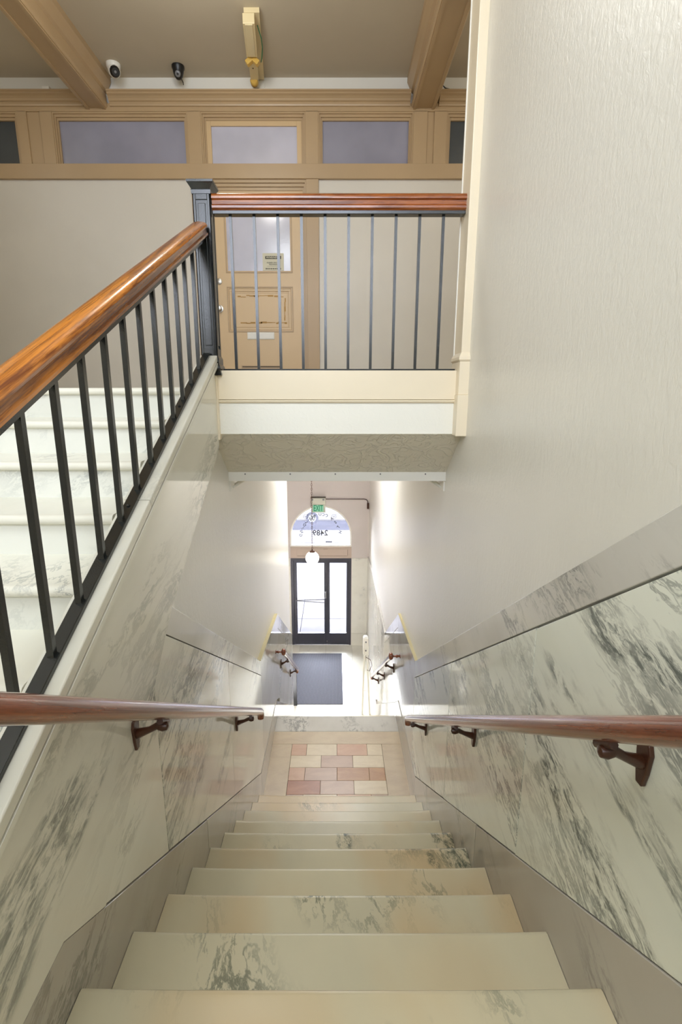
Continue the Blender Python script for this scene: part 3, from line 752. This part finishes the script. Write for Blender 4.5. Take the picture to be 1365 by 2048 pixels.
def moulding(x0, x1, z0, z1, wd, y, par, mat='tan', name='panel_moulding'):
    m = MB()
    for a, b, c, e in ((x0, x1, z0, z0 + wd), (x0, x1, z1 - wd, z1), (x0, x0 + wd, z0 + wd, z1 - wd), (x1 - wd, x1, z0 + wd, z1 - wd)):
        m.box(a, b, y, y + 0.015, c, e)
    m.build(name, mat, par, bevel=0.002)
moulding(GX0 - 0.02, GX1 + 0.02, 0.635, 1.075, 0.012, YD - 0.006, d1)  # darker tan puts shadow and dirt lines round the panel into the colour
moulding(GX0 + 0.002, GX1 - 0.002, 0.657, 1.053, 0.022, YD + 0.003, d1, 'tan_door')
moulding(GX0 + 0.028, GX1 - 0.028, 0.683, 1.027, 0.012, YD + 0.008, d1, 'tan_door')
moulding(GX0 - 0.02, GX1 + 0.02, GZ0 - 0.02, GZ1 + 0.02, 0.014, YD - 0.006, d1)  # same darker tan, for shadow and dirt lines round the glass
wear = MB()
rr = random.Random(3)
for (x0, x1, z) in ((-1.0, -0.53, 0.985), (-0.98, -0.50, 0.725)):
    x = x0
    while x < x1:
        l = rr.uniform(0.02, 0.07); h = rr.uniform(0.003, 0.009); zz = z + rr.uniform(-0.008, 0.008)
        wear.box(x, min(x + l, x1), YD + 0.0112, YD + 0.0125, zz - h, zz + h); x += l * rr.uniform(0.7, 1.2)
z = 0.75
while z < 0.96:
    l = rr.uniform(0.02, 0.05); xx = -0.515 + rr.uniform(-0.008, 0.008); h = rr.uniform(0.003, 0.008)
    wear.box(xx - h, xx + h, YD + 0.0112, YD + 0.0125, z, z + l); z += l
wear.build('worn_paint', 'tan_wear', d1)
box('pane', 'frost_pale', d1, GX0, GX1, YD + 0.012, YD + 0.018, GZ0, GZ1)
kn = MB().lathe([(0.036, 0), (0.036, -0.008), (0.014, -0.012), (0.012, -0.035), (0.026, -0.045), (0.030, -0.058), (0.024, -0.07), (0.005, -0.074)], (-1.185, YD, 0.861), 'y', 20).build('knob', 'steel', d1, smooth=40)
MB().lathe([(0.028, 0), (0.028, -0.012), (0.016, -0.016), (0.004, -0.017)], (-1.178, YD, 1.122), 'y', 20).build('deadbolt', 'steel', d1, smooth=40)
ms = box('mail_slot', 'slot_white', d1, -0.912, -0.632, YD - 0.008, YD, 0.563, 0.634, 0.003)
box('flap', 'slot_white', ms, -0.905, -0.639, YD - 0.012, YD - 0.006, 0.570, 0.618, 0.002)
vt = box('vent_grille', 'tan', d1, -0.985, -0.565, YD - 0.006, YD, 0.10, 0.302)
for k in range(6):
    box('vent_slat', 'joint', vt, -0.975, -0.575, YD - 0.009, YD - 0.004, 0.285 - k * 0.03, 0.293 - k * 0.03)
sg = thing('warning_sign', (-0.62, YD, 1.222), 'small paper sign headed WARNING in the corner of the hall door glass', 'sign')
box('paper', 'paper', sg, -0.732, -0.52, YD + 0.008, YD + 0.011, 1.226, 1.388)
box('header_band', 'ink', sg, -0.705, -0.545, YD + 0.006, YD + 0.0085, 1.335, 1.362)
RX90 = (math.radians(90), 0, 0)
text('heading', 'WARNING', 0.027, (-0.625, YD + 0.0055, 1.3485), RX90, 'paper', sg, sx=1.1, bold=0.0004)
text('line', 'CLOSED CIRCUIT', 0.0155, (-0.628, YD + 0.0065, 1.300), RX90, 'ink', sg, sx=1.05)
text('line', 'TELEVISION', 0.0155, (-0.628, YD + 0.0065, 1.283), RX90, 'ink', sg, sx=1.05)
box('rule', 'ink', sg, -0.69, -0.57, YD + 0.0065, YD + 0.0085, 1.268, 1.2688)
for k in range(9):
    box('print_mark', 'ink', sg, -0.703 + k * 0.018, -0.692 + k * 0.018, YD + 0.0065, YD + 0.0085, 1.238, 1.249)

# ceiling beams
def beam(n, x0, x1, label):
    t = thing('trim_%d' % n, ((x0 + x1) / 2, 3.2, 2.62), label, 'beam', kind='structure')
    prof = [(x0, 2.62), (x0 - 0.01, 2.635), (x0 - 0.01, 2.665), (x0, 2.675), (x0, 2.74), (x0 - 0.02, 2.755), (x0 - 0.035, 2.79), (x0 - 0.055, 2.83), (x0 - 0.055, ZC),
            (x1 + 0.055, ZC), (x1 + 0.055, 2.83), (x1 + 0.035, 2.79), (x1 + 0.02, 2.755), (x1, 2.74), (x1, 2.675), (x1 + 0.01, 2.665), (x1 + 0.01, 2.635), (x1, 2.62)]
    MB().prism(prof, 'y', -1.55, YW - 0.02).build('beam_casing', 'tan', t)
    MB().box(x0 + 0.006, x0 + 0.03, -1.55, YW - 0.03, 2.608, 2.62).box(x1 - 0.03, x1 - 0.006, -1.55, YW - 0.03, 2.608, 2.62).build('edge_bead', 'tan', t)
beam(5, -2.335, -2.145, 'tan cased ceiling beam at upper left')
t6 = thing('trim_6', (0.83, 4, 2.62), 'tan cased ceiling beam above the right pilaster', 'beam', kind='structure')
prof = [(0.725, 2.62), (0.715, 2.635), (0.715, 2.665), (0.725, 2.675), (0.725, 2.74), (0.705, 2.755), (0.69, 2.79), (0.67, 2.83), (0.67, ZC), (0.99, ZC), (0.99, 2.83), (0.97, 2.79), (0.955, 2.755), (0.935, 2.74), (0.935, 2.675), (0.945, 2.665), (0.945, 2.635), (0.935, 2.62)]
MB().prism(prof, 'y', 2.87, YW - 0.02).build('beam_casing', 'tan', t6)
MB().box(0.731, 0.755, 2.87, YW - 0.03, 2.608, 2.62).box(0.905, 0.929, 2.87, YW - 0.03, 2.608, 2.62).build('edge_bead', 'tan', t6)

# ------------------------------------------------------------------ things on the hall ceiling
dc = thing('security_camera', (-1.985, 5.30, ZC), 'white turret security camera with black lens by the left ceiling beam', 'camera')
MB().lathe([(0.062, 0.0), (0.062, -0.02), (0.055, -0.035), (0.05, -0.05)], (-1.985, 5.30, ZC), 'z', 24).build('base', 'white', dc, smooth=40)
MB().lathe([(0.005, 0.052), (0.03, 0.045), (0.047, 0.025), (0.054, 0.0), (0.047, -0.025), (0.03, -0.043), (0.003, -0.052)], (-1.975, 5.285, ZC - 0.062), 'z', 24).build('ball', 'white', dc, smooth=80)
n_ = Vector((0.45, -0.75, -0.5)).normalized()
c_ = Vector((-1.975, 5.285, ZC - 0.062))
le = MB().tube([c_ + n_ * 0.030, c_ + n_ * 0.050, c_ + n_ * 0.056], [0.044, 0.036, 0.030], 20).build('lens_face', 'black_plastic', dc, smooth=40)
MB().tube([c_ + n_ * 0.055, c_ + n_ * 0.058], [0.011, 0.010], 10).build('lens', 'grey_plastic', le)
bc = thing('security_camera', (-1.415, 5.33, ZC), 'black dome security camera on the ceiling with grey lens ring', 'camera')
MB().lathe([(0.056, 0.0), (0.056, -0.018), (0.048, -0.03), (0.046, -0.05), (0.038, -0.078), (0.022, -0.098), (0.003, -0.105)], (-1.415, 5.33, ZC), 'z', 24).build('dome', 'black_plastic', bc, smooth=50)
n_ = Vector((0.1, -0.85, -0.52)).normalized(); c_ = Vector((-1.415, 5.33, ZC - 0.055))
MB().tube([c_ + n_ * 0.030, c_ + n_ * 0.050, c_ + n_ * 0.053], [0.026, 0.024, 0.020], 16).build('lens_ring', 'grey_plastic', bc, smooth=40)
MB().tube([c_ + n_ * 0.052, c_ + n_ * 0.056], [0.010, 0.009], 10).build('lens', 'black_plastic', bc)
MB().tube([(-1.40, 5.36, ZC - 0.08), (-1.395, 5.40, ZC - 0.09), (-1.39, 5.385, ZC - 0.115)], 0.004, 6).build('cable', 'black_plastic', bc)
ws = MB().box(-2.70, -2.63, YW - 0.10, YW - 0.03, 2.738, 2.766).build('door_sensor', 'white', bevel=0.006)
tag(ws, 'small white box sitting on the cornice left of the left beam', 'sensor')
cc = MB().tube([(0.965, YW - 0.06, 2.744), (0.985, YW - 0.07, 2.79), (1.02, YW - 0.06, 2.765), (1.10, YW - 0.05, 2.75)], 0.006, 6).build('black_cable', 'black_plastic')
tag(cc, 'scrap of black cable above the cornice right of right beam', 'cable')
# bare fluorescent fixture
ff = thing('fluorescent_fixture', (-0.70, 5.05, ZC), 'yellowed bare fluorescent lamp holder hanging under the hall ceiling', 'light fixture')
fx0, fx1 = -0.665, -0.745
def fbox(m, y0, y1, hw, z0, z1, xo=0.0):
    r = []
    for y in (y0, y1):
        k = (y - 4.62) / 0.86; x = fx0 + (fx1 - fx0) * k + xo
        r.append([(x - hw, y, z0), (x + hw, y, z0), (x + hw, y, z1), (x - hw, y, z1)])
    m.loft(r)
m = MB(); fbox(m, 4.62, 5.46, 0.060, ZC - 0.035, ZC - 0.001, 0.025); m.build('mounting_strip', 'yellowed', ff)
m = MB(); fbox(m, 4.62, 5.02, 0.046, ZC - 0.105, ZC - 0.035); m.build('ballast_box', 'yellowed', ff, bevel=0.004)
m = MB(); fbox(m, 4.625, 5.0, 0.030, ZC - 0.112, ZC - 0.104); m.build('ballast_cover', 'yellowed', ff, bevel=0.002)
m = MB(); fbox(m, 5.06, 5.42, 0.036, ZC - 0.085, ZC - 0.035); m.build('reflector_channel', 'yellowed', ff, bevel=0.003)
for a in (-1, 1):
    m = MB(); m.prism([(5.03, ZC - 0.10), (5.08, ZC - 0.10), (5.08, ZC - 0.06), (5.03, ZC - 0.06)], 'x', -0.03, 0.03)
    o = m.build('lamp_socket', 'old_yellow', ff, bevel=0.005)
    R = Matrix.Translation(Vector((-0.705 + a * 0.028, 5.05, ZC - 0.115))) @ Matrix.Rotation(a * math.radians(38), 4, 'Y') @ Matrix.Translation(Vector((0, -5.05, -(ZC - 0.08))))
    o.data.transform(R)
MB().lathe([(0.03, 0.03), (0.036, 0.02), (0.036, -0.02), (0.028, -0.03), (0.012, -0.031)], (-0.742, 5.40, ZC - 0.085), 'y', 16).build('end_socket', 'old_yellow', ff, smooth=40)
MB().tube([(-0.615, 4.75, ZC - 0.04), (-0.60, 4.85, ZC - 0.065), (-0.61, 5.0, ZC - 0.045), (-0.63, 5.1, ZC - 0.07), (-0.65, 5.2, ZC - 0.04)], 0.004, 6).build('wire', 'exit_green', ff)
MB().tube([(-0.655, 5.3, ZC - 0.02), (-0.66, 5.42, ZC - 0.015), (-0.66, 5.485, ZC - 0.03), (-0.66, 5.492, 2.80)], 0.004, 6).build('wire', 'white', ff)
MB().lathe([(0.005, 0.0), (0.005, -0.004)], (-0.722, 5.2, ZC - 0.085), 'z', 8).build('screw', 'joint', ff)

# ------------------------------------------------------------------ street end wall
AX, AR, AZS, AZB = -0.293, 0.625, -2.79, -3.004
ew = MB()
ew.box(-2.5, AX - AR, YE, YE + 0.12, -6, 0.0); ew.box(AX + AR, PR + 0.16, YE, YE + 0.12, -6, 0.0)
n = 28
for i in range(n):
    a0, a1 = math.pi * i / n, math.pi * (i + 1) / n
    xa, za, xb, zb = AX + AR * math.cos(a0), AZS + AR * math.sin(a0), AX + AR * math.cos(a1), AZS + AR * math.sin(a1)
    ew.prism([(xa, za), (xa, 0.0), (xb, 0.0), (xb, zb)], 'y', YE, YE + 0.12)
ew = ew.build('wall_street', 'far_plaster'); tag(ew, 'lobby end wall around the arched street door opening', 'wall', kind='structure')
for z0, z1 in ((-3.262, -4.93), (-4.934, ZF)):
    MB().box(0.338, XR, YE - 0.022, YE, z1, z0).build('marble_panel', 'mp_white', ew, bevel=0.002)
MB().box(-1.6, -0.925, YE - 0.022, YE, ZF, -3.262).build('marble_panel', 'mp_white', ew, bevel=0.002)
aw = thing('window_7', (AX, YE, AZB), 'arched fanlight with street number over the street door', 'window', kind='structure')
fr_ = MB(); rings = []
for i in range(n + 1):
    a = math.pi * i / n
    rings.append([(AX + r * math.cos(a), y, AZS + r * math.sin(a)) for r, y in ((AR, YE + 0.01), (AR, YE + 0.07), (AR - 0.028, YE + 0.07), (AR - 0.028, YE + 0.01))])
for x in (-1,):
    pass
rings = [[(AX + r, y, AZB) for r, y in ((AR, YE + 0.01), (AR, YE + 0.07), (AR - 0.028, YE + 0.07), (AR - 0.028, YE + 0.01))]] + rings + [[(AX - r, y, AZB) for r, y in ((AR, YE + 0.01), (AR, YE + 0.07), (AR - 0.028, YE + 0.07), (AR - 0.028, YE + 0.01))]]
fr_.loft(rings).build('arch_frame', 'white', aw, smooth=40)
box('sill', 'white', aw, AX - AR, AX + AR, YE - 0.005, YE + 0.07, AZB - 0.012, AZB + 0.022)
g = MB(); RG = AR - 0.028
pts = [(AX - RG, AZB + 0.022)] + [(AX + RG * math.cos(math.pi - math.pi * i / n), AZS + RG * math.sin(math.pi * i / n)) for i in range(n + 1)] + [(AX + RG, AZB + 0.022)]
g.prism(pts, 'y', YE + 0.04, YE + 0.045).build('pane', 'glass', aw)
YG = YE + 0.050
def outtext(body, size, x, z, tilt=0.0, mat='vinyl', name='letter', b=0.002):
    """lettering on the outer side of the glass, so it reads mirrored from the stairs"""
    o = text(name, body, size, (x, YG, z), (math.radians(90), 0, math.radians(180)), mat, aw, bold=b, ext=0.0)
    o.rotation_euler = (Matrix.Rotation(math.radians(180), 4, 'Z') @ Matrix.Rotation(math.radians(90), 4, 'X') @ Matrix.Rotation(tilt, 4, 'Z')).to_euler()
    return o
outtext('2489', 0.16, AX - 0.012, -2.745, b=0.003)
def arc(word, a0, a1, R, size):
    for k, ch in enumerate(word):
        a = math.radians(a0 + (a1 - a0) * k / (len(word) - 1))
        outtext(ch, size, AX + 0.0 + R * math.cos(a), -2.88 + R * math.sin(a) * 1.22, tilt=a - math.pi / 2)
arc('HTSA', 18, 58, 0.42, 0.082)
arc('CCU', 74, 92, 0.43, 0.082)
arc('BUILDING', 108, 170, 0.42, 0.082)
def disc(r, y, hole=0):
    m = MB()
    if hole:
        return m.loft([[(AX - 0.175 + q * math.cos(t), y, -2.43 + q * math.sin(t)) for t in [2 * math.pi * k / 32 for k in range(32)]] for q in (r, hole)], True, False)
    m.face([m.bm.verts.new((AX - 0.175 + r * math.cos(t), y, -2.43 + r * math.sin(t))) for t in [2 * math.pi * q / 32 for q in range(32)]])
    return m
for x in (-0.03, -0.60):
    m = MB()
    for rad in (0.045, 0.015):
        m.tube([(x + rad * math.cos(t), YG, -2.40 + rad * math.sin(t)) for t in [2 * math.pi * q / 20 for q in range(21)]], 0.004, 6)
    m.tube([(x + 0.045, YG, -2.375), (x + 0.085, YG, -2.335), (x + 0.03, YG, -2.35)], 0.004, 6)
    m.build('scroll', 'vinyl', aw)
disc(0.128, YG, 0.078).build('round_emblem', 'vinyl_disc', aw)
disc(0.078, YG - 0.004).build('emblem_disc', 'vinyl_white', aw)
m = MB()
for a, b in (((-0.06, 0.035), (-0.03, -0.05)), ((-0.03, -0.05), (0.0, 0.01)), ((0.0, 0.01), (0.03, -0.05)), ((0.03, -0.05), (0.06, 0.035)), ((-0.03, 0.065), (0.0, 0.015)), ((0.0, 0.015), (0.03, 0.065))):
    m.tube([(AX - 0.175 + a[0], YG - 0.006, -2.43 + a[1]), (AX - 0.175 + b[0], YG - 0.006, -2.43 + b[1])], 0.006, 6)
m.build('emblem_strokes', 'vinyl_disc', aw)
m = MB()
for k in range(5): m.box(AX + 0.10 + k * 0.026, AX + 0.12 + k * 0.026, YG, YG + 0.002, -2.945, -2.915)
m.build('small_decal', 'vinyl', aw)
box('fine_line', 'vinyl', aw, AX - 0.42, AX - 0.12, YG, YG + 0.002, -2.952, -2.948)
box('fine_line', 'vinyl', aw, AX + 0.25, AX + 0.42, YG, YG + 0.002, -2.952, -2.948)

hd2 = thing('trim_7', (AX, YE, -3.26), 'taupe panelled board between the fanlight and the street door', 'trim', kind='structure')
box('board', 'lobby_trim', hd2, AX - AR, AX + AR, YE - 0.01, YE + 0.08, -3.262, AZB - 0.012)
moulding(AX - 0.50, AX + 0.56, -3.225, -3.05, 0.012, YE - 0.018, hd2, 'lobby_trim')
m = MB().box(AX - 0.48, AX + 0.54, YE - 0.0115, YE - 0.009, -3.0645, -3.0605).box(AX - 0.48, AX + 0.54, YE - 0.0115, YE - 0.009, -3.214, -3.210).box(AX + 0.542, AX + 0.547, YE - 0.0115, YE - 0.009, -3.2, -3.08).box(AX + 0.05, AX + 0.14, YE - 0.012, YE - 0.009, -3.068, -3.054)
m.build('cracked_edge', 'joint', hd2)

d2 = thing('door_2', (AX, YE, ZF), 'charcoal metal street door with two glazed leaves below the fanlight', 'door', kind='structure')
A0, A1 = AX - AR, 0.335
for q in ((A0, A1, -3.32, -3.262), (A0, A0 + 0.06, ZF, -3.32), (A1 - 0.05, A1, ZF, -3.32)):
    box('door_frame', 'dark_frame', d2, q[0], q[1], YE + 0.0, YE + 0.09, q[2], q[3], 0.003)
def leaf(x0, x1, st0, st1, pull):
    l = thing('door_leaf', (0, 0, 0), '', ''); del l['label']; del l['category']
    l.parent = d2; l.matrix_parent_inverse = Matrix.Translation(-Vector(d2.location))
    for q in ((x0, x0 + st0, ZF + 0.0005, -3.3205), (x1 - st1, x1, ZF + 0.0005, -3.3205), (x0 + st0, x1 - st1, -3.372, -3.3205), (x0 + st0, x1 - st1, ZF + 0.0005, -4.945)):
        box('stile', 'dark_frame', l, q[0], q[1], YE + 0.015, YE + 0.06, q[2], q[3], 0.003)
    box('pane', 'glass', l, x0 + st0, x1 - st1, YE + 0.035, YE + 0.041, -4.945, -3.372)
    return l
l1 = leaf(A0 + 0.0605, -0.1642, 0.06, 0.066, True)
l2 = leaf(-0.1638, A1 - 0.0505, 0.048, 0.05, False)
for dz, e in ((0.012, 0.032), (-0.032, -0.042)):
    MB().tube([(A0 + 0.09, YE - 0.02, -4.185 + dz * 0.2), (-0.20, YE - 0.04, -4.185 + e)], 0.009, 8).build('push_bar', 'grey_plastic', l1)
box('lock_case', 'grey_plastic', l1, -0.212, -0.185, YE - 0.05, YE + 0.016, -4.13, -3.99, 0.004)
box('bar_mount', 'dark_frame', l1, -0.222, -0.185, YE - 0.055, YE + 0.016, -4.245, -4.13, 0.004)
MB().lathe([(0.008, 0), (0.008, -0.008), (0.003, -0.01)], (-0.175, YE + 0.015, -5.13), 'y', 8).build('bolt', 'steel', l1)

# exit sign and conduit
ex = thing('exit_sign', (-0.335, YE, -2.28), 'green EXIT sign hung from a metal junction box above the fanlight', 'sign')
box('junction_box', 'exit_face', ex, -0.478, -0.195, YE - 0.10, YE, -2.118, -1.985, 0.004)
box('top_flange', 'joint', ex, -0.485, -0.190, YE - 0.105, YE, -1.985, -1.975)
box('sign_plate', 'exit_face', ex, -0.475, -0.197, YE - 0.075, YE - 0.045, -2.285, -2.118, 0.003)
box('green_field', 'exit_pale', ex, -0.445, -0.235, YE - 0.0775, YE - 0.0745, -2.265, -2.133)
text('letters', 'EXIT', 0.175, (-0.340, YE - 0.079, -2.20), RX90, 'exit_green', ex, sx=0.52, bold=0.003)
for x in (-0.455, -0.235):
    MB().lathe([(0.02, 0), (0.02, -0.012), (0.01, -0.016)], (x, YE - 0.10, -2.018), 'y', 12).build('lamp_head', 'grey_plastic', ex)
cd = MB().tube([(-0.19, YE - 0.02, -2.02), (0.58, YE - 0.02, -2.02), (0.62, YE - 0.02, -2.03), (0.645, YE - 0.02, -2.06), (0.65, YE - 0.02, -2.10)], 0.009, 8).build('conduit', 'bronze')
tag(cd, 'thin conduit running from EXIT sign box to the right wall corner', 'conduit')
jb = MB().box(0.635, 0.675, YE - 0.04, YE, -2.22, -2.10).build('outlet_box', 'bronze', bevel=0.003)
tag(jb, 'small brown box at the end of thin conduit in the right corner', 'box')

# pendant globe
PY = 7.7; PXp, PZp = -0.367, -2.536
pg = thing('pendant_lamp', (PXp, PY, -0.34), 'white opal globe lamp hanging on a long dark chain in front of door', 'lamp')
MB().lathe([(0.004, -0.108)] + [(0.108 * math.cos(a), 0.108 * math.sin(a)) for a in [(-75 + 150 * k / 16) * math.pi / 180 for k in range(17)]], (PXp, PY, PZp), 'z', 28).build('globe', 'opal', pg, smooth=80)
MB().lathe([(0.045, 0.092), (0.046, 0.104), (0.038, 0.118), (0.012, 0.126), (0.006, 0.15)], (PXp, PY, PZp), 'z', 20).build('fitter', 'bronze', pg, smooth=40)
MB().lathe([(0.05, 0.0), (0.045, -0.02), (0.01, -0.035)], (PXp, PY, -0.34), 'z', 20).build('ceiling_rose', 'bronze', pg, smooth=40)
lm = MB()
ring = [(0.011 * math.cos(t), 0, 0.021 * math.sin(t)) for t in [2 * math.pi * q / 12 for q in range(13)]]
lm.tube(ring, 0.0032, 5, caps=False)
lo = lm.build('link_source', 'bronze'); lme = lo.data; lme.name = 'chain_link'; bpy.data.objects.remove(lo)
z, k = PZp + 0.165, 0
while z < -0.385:
    o = link('chain_link', lme, pg, loc=(PXp, PY, z))
    if k % 2: o.rotation_euler = (0, 0, math.pi / 2)
    else: o.rotation_euler = (0, 0, 0.5)
    z += 0.034; k += 1

# lobby things
mt = MB().box(-0.90, 0.135, 7.76, 9.52, ZF, ZF + 0.010).build('door_mat', 'mat', bevel=0.003)
tag(mt, 'grey ribbed entrance mat on the lobby floor inside the street door', 'mat')
bp = thing('leaning_panel', (-0.72, 7.74, ZF), 'narrow black panel standing at the end of left wall beside grey mat', 'panel')
box('board', 'black_plastic', bp, -0.80, -0.655, 7.72, 7.745, ZF, ZF + 0.66, 0.003)
af = thing('folding_stand', (0.52, 7.5, ZF), 'slim white A-frame stand with cord upright by the right lobby wall', 'stand')
for (x0, x1, xt, th) in ((0.437, 0.466, 0.462, 0.026), (0.562, 0.590, 0.508, 0.026)):
    m = MB(); m.loft([[(x0, 7.47, ZF), (x1, 7.47, ZF), (x1, 7.53, ZF), (x0, 7.53, ZF)], [(xt, 7.50, ZF + 1.08), (xt + th, 7.50, ZF + 1.08), (xt + th, 7.56, ZF + 1.08), (xt, 7.56, ZF + 1.08)]])
    m.build('leg', 'white', af, bevel=0.003)
MB().tube([(0.470, 7.515, ZF + 0.42), (0.545, 7.515, ZF + 0.42)], 0.006, 6).build('stretcher', 'white', af)
m = MB(); m.loft([[(0.455, 7.52, ZF + 1.06), (0.55, 7.52, ZF + 1.06), (0.55, 7.60, ZF + 1.06), (0.455, 7.60, ZF + 1.06)], [(0.450, 7.50, ZF + 1.2), (0.545, 7.50, ZF + 1.2), (0.545, 7.60, ZF + 1.2), (0.450, 7.60, ZF + 1.2)], [(0.455, 7.50, ZF + 1.37), (0.535, 7.50, ZF + 1.37), (0.535, 7.60, ZF + 1.37), (0.455, 7.60, ZF + 1.37)], [(0.475, 7.52, ZF + 1.40), (0.515, 7.52, ZF + 1.40), (0.515, 7.58, ZF + 1.40), (0.475, 7.58, ZF + 1.40)]])
m.build('hinge_cap', 'white', af, bevel=0.01)
for dz in (1.16, 1.31): MB().lathe([(0.014, 0), (0.012, -0.01), (0.004, -0.014)], (0.497, 7.50, ZF + dz), 'y', 10).build('hinge_knob', 'grey_plastic', af)
MB().tube([(0.50, 7.49, ZF + 1.05), (0.575, 7.49, ZF + 1.0), (0.60, 7.49, ZF + 0.90), (0.56, 7.49, ZF + 0.80), (0.52, 7.49, ZF + 0.82)], 0.005, 6).build('cord', 'bronze', af)

# ------------------------------------------------------------------ the street outside
st = MB().box(-9, 9, YE + 0.12, 12.55, -6.0, ZF - 0.06).build('floor', 'concrete_joint'); tag(st, 'concrete pavement outside the street door', 'pavement', kind='structure')
for i in range(9):
    for j in range(2):
        box('paving_slab', 'concrete', st, -6 + i * 1.3 + 0.006, -6 + (i + 1) * 1.3 - 0.006, 10.03 + j * 1.25 + 0.006, 10.03 + (j + 1) * 1.25 - 0.006, ZF - 0.07, ZF - 0.04)
rd = MB().box(-40, 40, 12.6, 20.0, -6.2, ZF - 0.18).build('floor', 'concrete'); tag(rd, 'pale roadway beyond the pavement', 'road', kind='structure')
rd2 = MB().box(-40, 40, 20.0, 21.6, -6.2, ZF - 0.18).build('floor', 'asphalt'); tag(rd2, 'dark asphalt strip across the road', 'road', kind='structure')
rd3 = MB().box(-40, 40, 21.6, 36, -6.2, ZF - 0.12).build('floor', 'concrete'); tag(rd3, 'far pavement across the street', 'pavement', kind='structure')
fc = thing('street_building', (0, 36, ZF), 'pale plain building across the street', 'building')
box('facade', 'facade', fc, -14, 14, 36, 37, -6, 3.0)
for i in range(6): box('shop_window', 'dark_frame', fc, -12 + i * 4, -9.2 + i * 4, 35.95, 36.0, -4.6, -1.8)

# lettering becomes plain meshes
dg = bpy.context.evaluated_depsgraph_get()
for o in [x for x in SC.objects if x.type == 'FONT']:
    me = bpy.data.meshes.new_from_object(o.evaluated_get(dg))
    n2 = bpy.data.objects.new(o.name, me); nm = o.name
    n2.parent = o.parent; n2.matrix_parent_inverse = o.matrix_parent_inverse.copy()
    n2.location = o.location; n2.rotation_euler = o.rotation_euler; n2.scale = o.scale
    bpy.data.objects.remove(o); n2.name = nm; COL.objects.link(n2)
